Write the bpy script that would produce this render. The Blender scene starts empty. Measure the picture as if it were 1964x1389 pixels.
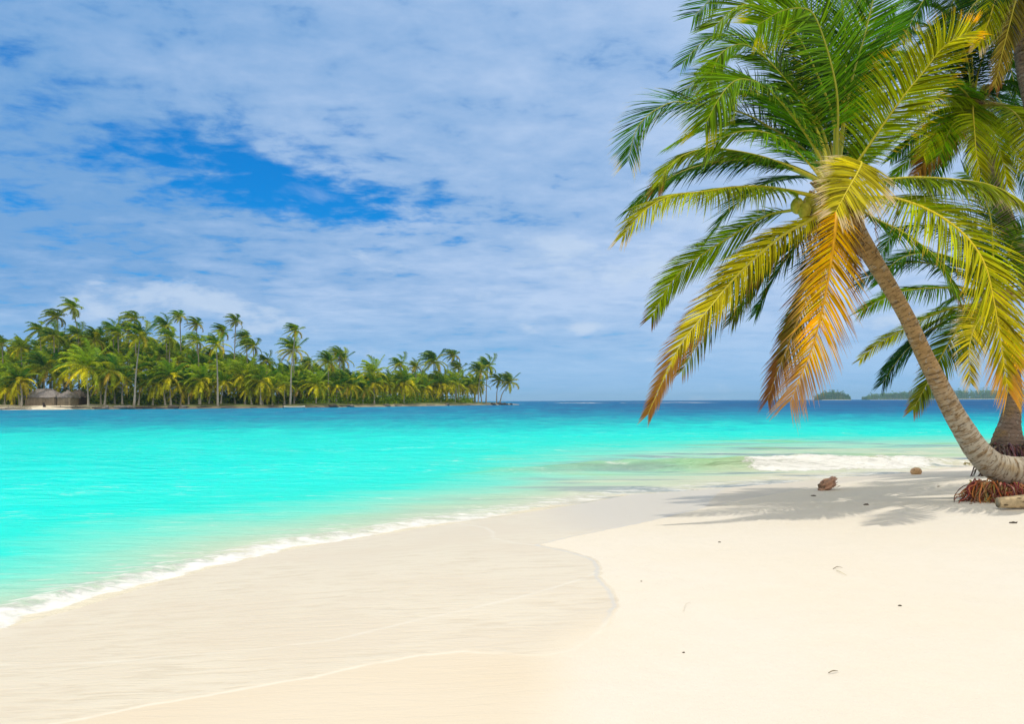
import bpy, math, random
import numpy as np
from mathutils import Vector, Matrix

random.seed(7)
rng = np.random.default_rng(7)
scene = bpy.context.scene
COL = scene.collection
R = math.radians

# ------------------------------------------------------------------ camera
FPX, CX, CY = 1527.6, 982.0, 694.5          # focal length and centre in pixels of the 1964 px wide photograph
EYE = 1.6
cam_d = bpy.data.cameras.new('camera')
cam = bpy.data.objects.new('camera', cam_d)
COL.objects.link(cam)
cam_d.sensor_width = 36.0
cam_d.lens = 28.0
cam_d.clip_start = 0.05
cam_d.clip_end = 60000
CM = Matrix.Rotation(R(92.8), 4, 'X') @ Matrix.Rotation(R(-0.25), 4, 'Z')
CM = Matrix.Translation((0, 0, EYE)) @ CM
cam.matrix_world = CM
scene.camera = cam
scene.render.resolution_x, scene.render.resolution_y = 1024, 725
scene.view_settings.view_transform = 'Standard'
scene.view_settings.look = 'None'
scene.view_settings.exposure = 0.12
scene.view_settings.gamma = 1.0
M3 = CM.to_3x3()

def ray(px, py):
    return (M3 @ Vector(((px - CX) / FPX, -(py - CY) / FPX, -1.0))).normalized()
def at(px, py, Y):                            # point on the sight line at depth Y
    d = ray(px, py); k = Y / d.y
    return Vector((d.x * k, Y, EYE + d.z * k))
def onz(px, py, z=0.0):
    d = ray(px, py); k = (z - EYE) / d.z
    return Vector((d.x * k, d.y * k, z))

# ------------------------------------------------------------------ node helper
class NT:
    def __init__(s, tree): s.t = tree; s.n = tree.nodes; s.l = tree.links
    def new(s, typ, ins=None, **props):
        n = s.n.new(typ)
        for k, v in props.items(): setattr(n, k, v)
        for k, v in (ins or {}).items():
            sock = n.inputs[k]
            if isinstance(v, bpy.types.NodeSocket): s.l.new(v, sock)
            else: sock.default_value = v
        return n
    def m(s, op, a, b=0.0, c=0.0, clamp=False):
        n = s.n.new('ShaderNodeMath'); n.operation = op; n.use_clamp = clamp
        for i, v in enumerate((a, b, c)):
            if isinstance(v, bpy.types.NodeSocket): s.l.new(v, n.inputs[i])
            else: n.inputs[i].default_value = v
        return n.outputs[0]
    def mr(s, v, a, b, c=0.0, d=1.0, smooth=True):
        n = s.n.new('ShaderNodeMapRange'); n.interpolation_type = 'SMOOTHSTEP' if smooth else 'LINEAR'
        s.l.new(v, n.inputs[0])
        for i, x in enumerate((a, b, c, d)): n.inputs[i + 1].default_value = x
        return n.outputs[0]
    def mix(s, f, a, b, blend='MIX'):
        n = s.n.new('ShaderNodeMix'); n.data_type = 'RGBA'; n.blend_type = blend
        for i, v in ((0, f), (6, a), (7, b)):
            if isinstance(v, bpy.types.NodeSocket): s.l.new(v, n.inputs[i])
            elif i == 0: n.inputs[i].default_value = v
            else: n.inputs[i].default_value = (*v, 1) if len(v) == 3 else v
        return n.outputs[2]
    def noise(s, vec, scale, detail=4, rough=0.5, dist=0.0, out=0):
        n = s.n.new('ShaderNodeTexNoise'); s.l.new(vec, n.inputs['Vector'])
        n.inputs['Scale'].default_value = scale; n.inputs['Detail'].default_value = detail
        n.inputs['Roughness'].default_value = rough; n.inputs['Distortion'].default_value = dist
        return n.outputs[out]
    def scale(s, vec, xyz, loc=(0, 0, 0), rot=(0, 0, 0)):
        n = s.n.new('ShaderNodeMapping'); s.l.new(vec, n.inputs[0])
        n.inputs['Scale'].default_value = xyz; n.inputs['Location'].default_value = loc
        n.inputs['Rotation'].default_value = rot
        return n.outputs[0]
    def ramp(s, f, stops, interp='LINEAR'):
        n = s.n.new('ShaderNodeValToRGB'); s.l.new(f, n.inputs[0]); e = n.color_ramp.elements
        n.color_ramp.interpolation = interp
        while len(e) < len(stops): e.new(0.5)
        for el, (p, c) in zip(e, stops): el.position = p; el.color = (*c, 1)
        return n.outputs[0]
    def attr(s, name, out='Fac'):
        n = s.n.new('ShaderNodeAttribute'); n.attribute_name = name
        return n.outputs[out]
    def bump(s, h, strength, dist, normal=None):
        n = s.n.new('ShaderNodeBump'); s.l.new(h, n.inputs['Height'])
        n.inputs['Strength'].default_value = strength; n.inputs['Distance'].default_value = dist
        if normal is not None: s.l.new(normal, n.inputs['Normal'])
        return n.outputs[0]

# ------------------------------------------------------------------ world: sky and cloud veil
SUN_EL, SUN_AZ = R(79), R(235)               # azimuth clockwise from +Y
world = bpy.data.worlds.new('World'); scene.world = world; world.use_nodes = True
w = NT(world.node_tree); w.n.clear()
sky = w.new('ShaderNodeTexSky', sky_type='NISHITA')
sky.sun_disc = False
sky.sun_elevation = SUN_EL; sky.sun_rotation = SUN_AZ
sky.air_density = 1.0; sky.dust_density = 0.4; sky.ozone_density = 1.6
tc = w.new('ShaderNodeTexCoord').outputs['Generated']
sep = w.new('ShaderNodeSeparateXYZ', {0: tc})
dx, dy, dz = sep.outputs
up = w.m('MAXIMUM', dz, 0.0)
q = w.m('ADD', up, 0.13)
pu = w.m('DIVIDE', dx, q); pv = w.m('DIVIDE', dy, q)
pl = w.new('ShaderNodeCombineXYZ', {0: pu, 1: pv, 2: 0.0}).outputs[0]
az = w.m('ARCTAN2', dx, dy)                   # radians from +Y, clockwise
el = w.m('ARCSINE', dz)
def gauss(a0, e0, wa, we, tilt=0.0):
    a = w.m('SUBTRACT', az, a0); e = w.m('SUBTRACT', el, e0)
    e = w.m('SUBTRACT', e, w.m('MULTIPLY', a, tilt))
    a = w.m('DIVIDE', a, wa); e = w.m('DIVIDE', e, we)
    s = w.m('ADD', w.m('MULTIPLY', a, a), w.m('MULTIPLY', e, e))
    return w.m('POWER', 2.718, w.m('MULTIPLY', s, -1.0))
n_big = w.noise(w.scale(pl, (0.5, 0.75, 1), (3.1, 1.7, 0)), 1.0, 5, 0.52, 0.3)
n_mid = w.noise(w.scale(pl, (1.7, 1.9, 1), (9.3, 4.2, 0), (0, 0, R(-10))), 1.6, 8, 0.56, 0.25)
n_fine = w.noise(w.scale(pl, (3.6, 4.4, 1), (1.3, 7.7, 0), (0, 0, R(-12))), 1.9, 7, 0.60, 0.2)
cov = w.m('ADD', w.m('MULTIPLY', n_big, 0.30), w.m('MULTIPLY', n_mid, 0.45))
cov = w.m('ADD', cov, w.m('MULTIPLY', n_fine, 0.60))
hole = gauss(-0.30, 0.275, 0.15, 0.048, -0.12)
hole2 = gauss(-0.19, 0.235, 0.14, 0.030, -0.15)
hole3 = gauss(-0.60, 0.34, 0.10, 0.16, 0)
hole4 = gauss(-0.22, 0.335, 0.10, 0.02, 0)
hole_t = w.m('ADD', w.m('MULTIPLY', hole, 0.17), w.m('ADD', w.m('MULTIPLY', hole2, 0.13), w.m('ADD', w.m('MULTIPLY', hole3, 0.015), w.m('MULTIPLY', hole4, 0.07))))
c = w.m('SUBTRACT', w.m('ADD', cov, -0.035), hole_t)
c = w.m('ADD', c, w.mr(az, -0.62, 0.30, -0.02, 0.05, False))
veil = w.mr(c, 0.385, 0.60, 0.0, 1.0, True)
# lumpy low clouds over the horizon
vec_l = w.new('ShaderNodeCombineXYZ', {0: az, 1: w.m('MULTIPLY', el, 2.2), 2: 0.0}).outputs[0]
n_low = w.noise(vec_l, 6.5, 8, 0.55, 0.25)
puffs = w.m('ADD', w.m('MULTIPLY', gauss(0.09, 0.165, 0.12, 0.055), 0.17), w.m('MULTIPLY', gauss(0.095, 0.092, 0.040, 0.012), 0.21))
puffs = w.m('ADD', puffs, w.m('ADD', w.m('MULTIPLY', gauss(-0.255, 0.095, 0.09, 0.03), 0.11), w.m('MULTIPLY', gauss(0.45, 0.09, 0.06, 0.02), 0.24)))
puffs = w.m('ADD', puffs, w.m('MULTIPLY', gauss(-0.47, 0.125, 0.09, 0.025), 0.14))
low = w.mr(w.m('ADD', n_low, puffs), 0.58, 0.71, 0.0, 1.0, True)
low = w.m('MULTIPLY', low, w.mr(el, 0.30, 0.16, 0.0, 1.0, True))
tint = w.mix(1.0, sky.outputs[0], (0.03, 0.60, 1.12), 'MULTIPLY')
blue = w.mix(1.0, tint, (1.15, 1.15, 1.15), 'MULTIPLY')
cl_dark = (1.75, 3.6, 6.5); cl_lite = (4.65, 6.0, 8.2)
shn = w.m('ADD', w.m('MULTIPLY', n_mid, 0.5), w.m('ADD', w.m('MULTIPLY', n_big, 0.6), w.m('MULTIPLY', n_fine, 0.35)))
shade = w.mr(w.m('ADD', shn, w.mr(az, -0.6, 0.35, -0.13, 0.14, False)), 0.56, 0.92, 0.0, 1.0, False)
cloud = w.mix(shade, cl_dark, cl_lite)
skyc = w.mix(w.m('MULTIPLY', veil, 0.97), blue, cloud)
skyc = w.mix(w.mr(el, 0.14, 0.0, 0.0, 0.80), skyc, (2.75, 5.05, 7.9))
skyc = w.mix(w.m('MULTIPLY', low, 0.75), skyc, (5.3, 6.5, 8.2))
skyc = w.mix(w.m('MAXIMUM', w.mr(el, 0.52, 0.85, 0.0, 0.95), w.mr(dy, 0.15, -0.35, 0.0, 0.95)), skyc, (9.0, 8.6, 7.7))      # unseen sky overhead and behind the camera whitened, added to fill shadows
skyc = w.mix(w.mr(dz, 0.0, -0.05), skyc, (1.6, 3.2, 5.4))
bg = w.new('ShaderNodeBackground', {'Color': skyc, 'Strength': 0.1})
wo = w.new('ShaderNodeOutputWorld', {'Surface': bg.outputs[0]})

sun_d = bpy.data.lights.new('sun', 'SUN'); sun_d.energy = 1.85; sun_d.angle = R(0.5); sun_d.color = (1.0, 0.91, 0.76)
sun = bpy.data.objects.new('sun', sun_d); COL.objects.link(sun)
sv = Vector((math.sin(SUN_AZ) * math.cos(SUN_EL), math.cos(SUN_AZ) * math.cos(SUN_EL), math.sin(SUN_EL)))
sun.rotation_euler = sv.to_track_quat('Z', 'Y').to_euler()
sun.location = (0, 0, 50)

# ------------------------------------------------------------------ object helpers
def tag(o, label=None, cat=None, group=None, kind=None):
    if label: o['label'] = label
    if cat: o['category'] = cat
    if group: o['group'] = group
    if kind: o['kind'] = kind
    return o
def thing(name, label, cat, loc=(0, 0, 0), group=None):
    o = bpy.data.objects.new(name, None); COL.objects.link(o)
    o.location = loc; o.empty_display_size = 0.1
    return tag(o, label, cat, group)

class MB:
    def __init__(s): s.v = []; s.f = []; s.c = []; s.a = []
    def add(s, verts, faces, cols=None, lens=None):
        b = len(s.v); s.v.extend(verts)
        s.f.extend([tuple(i + b for i in f) for f in faces])
        n = len(verts)
        if cols is None: cols = (1, 1, 1)
        if isinstance(cols, tuple): s.c.extend([cols] * n)
        else: s.c.extend(cols)
        s.a.extend(lens if lens is not None else [0.0] * n)
    def build(s, name, mat, parent=None, smooth=True, origin=(0, 0, 0)):
        me = bpy.data.meshes.new(name)
        o3 = Vector(origin)
        me.from_pydata([tuple(Vector(v) - o3) for v in s.v], [], s.f)
        ca = me.color_attributes.new('col', 'FLOAT_COLOR', 'POINT')
        arr = np.ones((len(s.v), 4), dtype=np.float32); arr[:, :3] = np.array(s.c, dtype=np.float32).reshape(-1, 3)
        ca.data.foreach_set('color', arr.ravel())
        la = me.attributes.new('len', 'FLOAT', 'POINT'); la.data.foreach_set('value', np.array(s.a, dtype=np.float32))
        if smooth: me.shade_smooth()
        me.materials.append(mat)
        o = bpy.data.objects.new(name, me); COL.objects.link(o)
        if parent is not None: o.parent = parent
        else: o.location = o3
        return o

def catmull(pts, n):
    pts = [Vector(p) for p in pts]
    if len(pts) == 2: return [pts[0].lerp(pts[1], i / n) for i in range(n + 1)]
    P = [pts[0] * 2 - pts[1]] + pts + [pts[-1] * 2 - pts[-2]]
    dens = []
    for i in range(1, len(P) - 2):
        a, b, c, d = P[i - 1:i + 3]
        for k in range(16):
            t = k / 16
            dens.append(0.5 * ((2 * b) + (c - a) * t + (2 * a - 5 * b + 4 * c - d) * t * t + (3 * b - a - 3 * c + d) * t ** 3))
    dens.append(pts[-1])
    acc = [0.0]
    for i in range(1, len(dens)): acc.append(acc[-1] + (dens[i] - dens[i - 1]).length)
    out = []; j = 0
    for i in range(n + 1):
        t = acc[-1] * i / n
        while j < len(acc) - 2 and acc[j + 1] < t: j += 1
        s = (t - acc[j]) / max(acc[j + 1] - acc[j], 1e-9)
        out.append(dens[j].lerp(dens[j + 1], min(max(s, 0), 1)))
    return out
def interp(vals, t):
    x = t * (len(vals) - 1); i = min(int(x), len(vals) - 2); return vals[i] + (vals[i + 1] - vals[i]) * (x - i)

def tube(mb, pts, radii, nseg, sides=6, col=(1, 1, 1), rough=0.0, col2=None, cap=True, ring=0.0, ringstep=0.09, seed=0):
    path = catmull(pts, nseg); rr = random.Random(seed * 7 + len(path))
    verts = []; faces = []; cols = []; lens = []
    T0 = (path[1] - path[0]).normalized()
    ref = Vector((0, -1, 0.2)) if abs(T0.dot(Vector((0, -1, 0.2)).normalized())) < 0.9 else Vector((1, 0, 0))
    L = 0
    for i, p in enumerate(path):
        T = (path[min(i + 1, len(path) - 1)] - path[max(i - 1, 0)]).normalized()
        A = (ref - T * ref.dot(T)).normalized(); B = T.cross(A); ref = A
        if i: L += (p - path[i - 1]).length
        t = i / nseg; r = interp(radii, t)
        if ring: r *= 1 + ring * (1 - ((L / ringstep) % 1.0))
        for k in range(sides):
            a = 2 * math.pi * k / sides
            q_ = r * (1 + rough * (rr.random() - 0.5) * 2)
            verts.append(p + (A * math.cos(a) + B * math.sin(a)) * q_)
            cols.append(col if col2 is None else tuple(col[j] + (col2[j] - col[j]) * t for j in range(3)))
            lens.append(L)
    for i in range(nseg):
        for k in range(sides):
            a = i * sides + k; b = i * sides + (k + 1) % sides
            faces.append((a, b, b + sides, a + sides))
    if cap:
        faces.append(tuple(range(sides - 1, -1, -1))); faces.append(tuple(range(nseg * sides, nseg * sides + sides)))
    mb.add(verts, faces, cols, lens)

def blob(mb, c, rad, col, seed=0, rough=0.15, nu=14, nv=9, freq=2.5, rot=None):
    rr = np.random.default_rng(seed); ph = rr.uniform(0, 6.28, (6,)); dirs = rr.normal(size=(6, 3))
    verts = []; faces = []
    for j in range(nv + 1):
        th = math.pi * j / nv
        for i in range(nu):
            a = 2 * math.pi * i / nu
            d = np.array([math.sin(th) * math.cos(a), math.sin(th) * math.sin(a), math.cos(th)])
            s_ = 1 + rough * sum(math.sin(freq * (1 + k * 0.5) * d.dot(dirs[k]) + ph[k]) / (1 + k * 0.4) for k in range(6)) / 2
            v = Vector((d[0] * rad[0], d[1] * rad[1], d[2] * rad[2])) * s_
            if rot is not None: v = rot @ v
            verts.append(Vector(c) + v)
    for j in range(nv):
        for i in range(nu):
            a = j * nu + i; b = j * nu + (i + 1) % nu
            faces.append((a, a + nu, b + nu, b))
    mb.add(verts, faces, col)

# ------------------------------------------------------------------ materials
def mat(name):
    m = bpy.data.materials.new(name); m.use_nodes = True
    t = NT(m.node_tree); t.n.clear()
    return m, t
def finish(t, shader): t.new('ShaderNodeOutputMaterial', {'Surface': shader})

def leaf_material(name, trans=0.42, vary=0.25, gain=1.0):
    m, t = mat(name)
    col = t.attr('col', 'Color')
    geo = t.new('ShaderNodeNewGeometry')
    n = t.noise(geo.outputs['Position'], 1.7, 3, 0.5)
    oi = t.new('ShaderNodeObjectInfo').outputs['Random']
    k = t.m('ADD', t.mr(n, 0.3, 0.7, 1 - vary, 1 + vary, False), t.m('MULTIPLY', t.m('SUBTRACT', oi, 0.5), vary))
    k = t.m('MULTIPLY', k, gain)
    col = t.mix(1.0, col, t.new('ShaderNodeCombineXYZ', {0: k, 1: k, 2: k}).outputs[0], 'MULTIPLY')
    d = t.new('ShaderNodeBsdfPrincipled', {'Base Color': col, 'Roughness': 0.5, 'Specular IOR Level': 0.07})
    tcol = t.mix(1.0, col, (1.25, 1.15, 0.6), 'MULTIPLY')
    tr = t.new('ShaderNodeBsdfTranslucent', {'Color': tcol})
    mx = t.new('ShaderNodeMixShader', {0: trans, 1: d.outputs[0], 2: tr.outputs[0]})
    finish(t, mx.outputs[0]); return m
M_leaf = leaf_material('palm_leaflets', 0.33, 0.25, 1.25)
M_ileaf = leaf_material('island_palm_leaves', 0.28, 0.50, 2.2)
M_far = leaf_material('far_wood_leaves', 0.2, 0.3, 2.6)

def solid(name, rough=0.7, spec=0.3, nscale=20, namp=0.25, bump=0.3, bdist=0.01):
    m, t = mat(name)
    geo = t.new('ShaderNodeNewGeometry')
    n = t.noise(geo.outputs['Position'], nscale, 5, 0.6)
    k = t.mr(n, 0.25, 0.75, 1 - namp, 1 + namp, False)
    col = t.mix(1.0, t.attr('col', 'Color'), t.new('ShaderNodeCombineXYZ', {0: k, 1: k, 2: k}).outputs[0], 'MULTIPLY')
    b = t.bump(n, bump, bdist)
    p = t.new('ShaderNodeBsdfPrincipled', {'Base Color': col, 'Roughness': rough, 'Specular IOR Level': spec, 'Normal': b})
    finish(t, p.outputs[0]); return m
M_rib = solid('palm_midrib', 0.45, 0.4, 30, 0.12, 0.1, 0.002)
M_fibre = solid('palm_fibre', 0.9, 0.1, 30, 0.35, 0.3, 0.005)
M_wood = solid('driftwood', 0.85, 0.15, 18, 0.35, 0.8, 0.02)
M_nut = solid('coconut_husk', 0.6, 0.3, 25, 0.35, 0.6, 0.01)
M_rock = solid('shore_rock', 0.9, 0.2, 3, 0.4, 0.8, 0.1)
M_itrunk = solid('island_palm_trunk', 0.85, 0.15, 2.0, 0.3, 0.4, 0.03)
M_scrap = solid('leaf_litter', 0.8, 0.2, 60, 0.3, 0.2, 0.002)

def trunk_material(name, bottom, top, dark, split):
    m, t = mat(name)
    geo = t.new('ShaderNodeNewGeometry'); P = geo.outputs['Position']
    ln = t.attr('len')
    sx = t.new('ShaderNodeSeparateXYZ', {0: P})
    sv_ = t.new('ShaderNodeCombineXYZ', {0: t.m('MULTIPLY', sx.outputs[0], 4.0), 1: t.m('MULTIPLY', sx.outputs[1], 4.0), 2: t.m('MULTIPLY', ln, 15.0)}).outputs[0]
    n1 = t.noise(sv_, 1.3, 6, 0.62, 0.6); n2 = t.noise(P, 3.2, 4, 0.5); n3 = t.noise(sv_, 5.5, 3, 0.6)
    n4 = t.noise(P, 11, 3, 0.5, 1.2)
    warp = t.m('ADD', ln, t.m('MULTIPLY', n2, 0.10))
    warp = t.m('ADD', warp, t.m('MULTIPLY', n1, 0.10))
    fr = t.m('FRACT', t.m('DIVIDE', warp, 0.075))
    edge = t.m('MULTIPLY', t.mr(fr, 0.0, 0.35, 1.0, 0.0), t.mr(n4, 0.42, 0.58))
    base = t.mix(t.mr(t.m('ADD', ln, t.m('MULTIPLY', n1, 1.2)), split, split + 1.2), bottom, top)
    base = t.mix(t.mr(n1, 0.46, 0.66), base, tuple(x * 0.62 for x in top))
    base = t.mix(t.mr(n4, 0.58, 0.66, 0, 0.55), base, (0.42, 0.40, 0.36))
    base = t.mix(t.mr(n2, 0.55, 0.72, 0.0, 0.55), base, (0.36, 0.22, 0.07))
    base = t.mix(t.m('MULTIPLY', edge, 0.85), base, dark)
    base = t.mix(t.mr(n3, 0.30, 0.46, 0.7, 0.0), base, dark)
    hgt = t.m('ADD', t.m('MULTIPLY', fr, 0.5), t.m('ADD', t.m('MULTIPLY', n1, 0.8), t.m('MULTIPLY', n3, 0.4)))
    b = t.bump(hgt, 0.9, 0.025)
    p = t.new('ShaderNodeBsdfPrincipled', {'Base Color': base, 'Roughness': 0.85, 'Specular IOR Level': 0.2, 'Normal': b})
    finish(t, p.outputs[0]); return m
M_trunk = trunk_material('palm_trunk_bark', (0.50, 0.45, 0.37), (0.42, 0.28, 0.14), (0.10, 0.06, 0.03), 2.2)
M_trunk2 = trunk_material('grey_palm_bark', (0.20, 0.14, 0.115), (0.27, 0.20, 0.16), (0.06, 0.04, 0.035), 0.6)

# ------------------------------------------------------------------ the beach: shore lines and heights
def P2(px, py, z=0.0): v = onz(px, py, z); return (v.x, v.y)
SHORE = [(-400, -60), (-120, -22), (-40, -9), (-14, 0.5), (-8, 2.9), (-5.2, 4.6)]
SHORE += [P2(*p) for p in [(0, 1205), (120, 1172), (260, 1130), (400, 1090), (550, 1055), (700, 1030), (850, 1006), (950, 992), (1050, 976),
          (1130, 962), (1200, 950), (1350, 939), (1500, 927), (1650, 914), (1760, 905), (1850, 895)]]
SHORE += [(14.5, 21.3), (19, 24), (30, 30), (60, 40), (400, 90)]
LAND = SHORE + [(400, -400), (-400, -400)]

def sd_poly(pts, X, Y):
    X = X.ravel(); Y = Y.ravel()
    best = np.full(X.shape, 1e18); inside = np.zeros(X.shape, bool)
    n = len(pts)
    for i in range(n):
        ax, ay = pts[i]; bx, by = pts[(i + 1) % n]
        ex, ey = bx - ax, by - ay; L2 = ex * ex + ey * ey
        t = np.clip(((X - ax) * ex + (Y - ay) * ey) / L2, 0, 1)
        d = (X - ax - t * ex) ** 2 + (Y - ay - t * ey) ** 2
        best = np.minimum(best, d)
        if ay != by:
            cnd = ((ay > Y) != (by > Y)) & (X < (bx - ax) * (Y - ay) / (by - ay) + ax)
            inside ^= cnd
    return np.where(inside, 1.0, -1.0) * np.sqrt(best)
def sd_line(pts, X, Y):
    X = X.ravel(); Y = Y.ravel()
    best = np.full(X.shape, 1e18); sg = np.ones(X.shape)
    for i in range(len(pts) - 1):
        ax, ay = pts[i]; bx, by = pts[i + 1]
        ex, ey = bx - ax, by - ay; L2 = ex * ex + ey * ey
        t = np.clip(((X - ax) * ex + (Y - ay) * ey) / L2, 0, 1)
        d = (X - ax - t * ex) ** 2 + (Y - ay - t * ey) ** 2
        c_ = np.sign(ex * (Y - ay) - ey * (X - ax)); m_ = d < best
        best = np.where(m_, d, best); sg = np.where(m_, c_, sg)
    return sg * np.sqrt(best)
def vnoise(X, Y, sc, seed):
    r = np.random.default_rng(seed); o = np.zeros_like(X)
    for k in range(6):
        a = r.uniform(0, 6.28); f = sc * r.uniform(0.6, 1.6)
        o += np.sin((X * math.cos(a) + Y * math.sin(a)) * f + r.uniform(0, 6.28) + 1.3 * np.sin(X * f * 0.37 * math.sin(a + 1) + Y * f * 0.41 * math.cos(a)))
    return o / 6
def beach_z(X, Y, s):
    z = np.where(s > 0, 0.34 * (1 - np.exp(-np.maximum(s, 0) / 4.0)), -0.02 + s * 0.07)
    z = np.where(s < -3, -0.23 + (s + 3) * 0.12, z)
    z = np.maximum(z, -5.5)
    und = np.clip((s - 1.5) / 3, 0, 1)
    z = z + und * (0.018 * vnoise(X, Y, 1.3, 3) + 0.012 * vnoise(X, Y, 4.0, 4))
    mound = 0.16 * np.exp(-((X - 8.2) / 2.4) ** 2 - ((Y - 12.4) / 2.0) ** 2)
    return z + mound
def zg(x, y):
    X = np.array([x], float); Y = np.array([y], float)
    return float(beach_z(X, Y, sd_poly(LAND, X, Y))[0])
def ground(px, py):
    z = 0.2
    for _ in range(12):
        v = onz(px, py, z); z = 0.5 * z + 0.5 * zg(v.x, v.y)
    return onz(px, py, z)
def G2(px, py): v = ground(px, py); return (v.x, v.y)

DRY = [G2(*p) for p in [(1085, 1389), (1105, 1320), (1088, 1258), (1125, 1232), (1165, 1200), (1186, 1165), (1180, 1140), (1152, 1108), (1153, 1088), (1138, 1072), (1090, 1057), (1032, 1046),
       (1100, 1030), (1180, 1014), (1260, 997), (1330, 980), (1400, 964), (1500, 945), (1600, 928), (1700, 916), (1800, 903), (1860, 897)]]
DRY = [(-1.5, -60), (-0.6, -5), (0.1, 1.2)] + DRY + [(15.2, 20.3), (20, 22.5), (31, 28), (60, 36), (400, 80), (400, -400)]
L1 = [G2(*p) for p in [(-200, 1290), (0, 1277), (120, 1274), (250, 1268), (330, 1259), (500, 1246), (640, 1228), (800, 1190), (900, 1168), (990, 1148), (1060, 1128), (1120, 1110), (1152, 1094)]]
L3 = [G2(*p) for p in [(-100, 1440), (60, 1398), (180, 1375), (300, 1350), (400, 1334), (500, 1316), (600, 1300), (700, 1276), (800, 1258), (890, 1250), (980, 1256), (1050, 1257), (1100, 1247), (1150, 1213), (1186, 1168)]]
L2 = [G2(*p) for p in [(600, 1030), (760, 1008), (860, 1004), (930, 1012), (947, 1022), (945, 1032), (985, 1042), (1035, 1047)]]

def polar(r_list, th_list):
    r = np.array(r_list)[:, None]; th = np.array(th_list)[None, :]
    return (r * np.sin(th)), (r * np.cos(th))
def grid_mesh(name, X, Y, Z, attrs, mask=None, wrap=False, matl=None):
    nr, nt = X.shape
    idx = np.arange(nr * nt).reshape(nr, nt)
    a = idx[:-1, :-1]; b = idx[:-1, 1:]; c_ = idx[1:, 1:]; d = idx[1:, :-1]
    q_ = np.stack([a, b, c_, d], -1).reshape(-1, 4)[:, ::-1]
    if wrap:
        a = idx[:-1, -1]; b = idx[:-1, 0]; c_ = idx[1:, 0]; d = idx[1:, -1]
        q_ = np.concatenate([q_, np.stack([a, b, c_, d], -1).reshape(-1, 4)[:, ::-1]])
    co = np.stack([X.ravel(), Y.ravel(), Z.ravel()], -1)
    if mask is not None:
        q_ = q_[mask.ravel()[q_].all(1)]
        used = np.zeros(nr * nt, bool); used[q_.ravel()] = True
        remap = np.cumsum(used) - 1; q_ = remap[q_]; co = co[used]
        attrs = {k: v.ravel()[used] for k, v in attrs.items()}
    me = bpy.data.meshes.new(name)
    me.vertices.add(len(co)); me.vertices.foreach_set('co', co.astype(np.float32).ravel())
    me.loops.add(q_.size); me.loops.foreach_set('vertex_index', q_.astype(np.int32).ravel())
    me.polygons.add(len(q_)); me.polygons.foreach_set('loop_start', np.arange(0, q_.size, 4, dtype=np.int32))
    me.update(calc_edges=True); me.shade_smooth()
    for k, v in attrs.items():
        at_ = me.attributes.new(k, 'FLOAT', 'POINT'); at_.data.foreach_set('value', v.ravel().astype(np.float32))
    if matl: me.materials.append(matl)
    o = bpy.data.objects.new(name, me); COL.objects.link(o)
    return o

def radii(segs):
    out = []
    for r0, r1, k in segs:
        r = r0
        while r < r1: out.append(r); r *= (1 + k)
    out.append(segs[-1][1]); return out
fine = lambda st: list(np.arange(R(-40), R(40), R(st)))
rest = list(np.arange(R(40), R(320), R(2.5)))

# --- sand sheet (beach and sea bed in one)
th = fine(0.13) + rest
rs = radii([(0.25, 2.6, 0.06), (2.6, 32, 0.0075), (32, 400, 0.04), (400, 5600, 0.15)])
X, Y = polar(rs, th)
s = sd_poly(LAND, X, Y).reshape(X.shape)
Z = beach_z(X, Y, s)
dry = sd_poly(DRY, X, Y).reshape(X.shape)
l1 = sd_line(L1, X, Y).reshape(X.shape); l3 = sd_line(L3, X, Y).reshape(X.shape); l2 = sd_line(L2, X, Y).reshape(X.shape)

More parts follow.
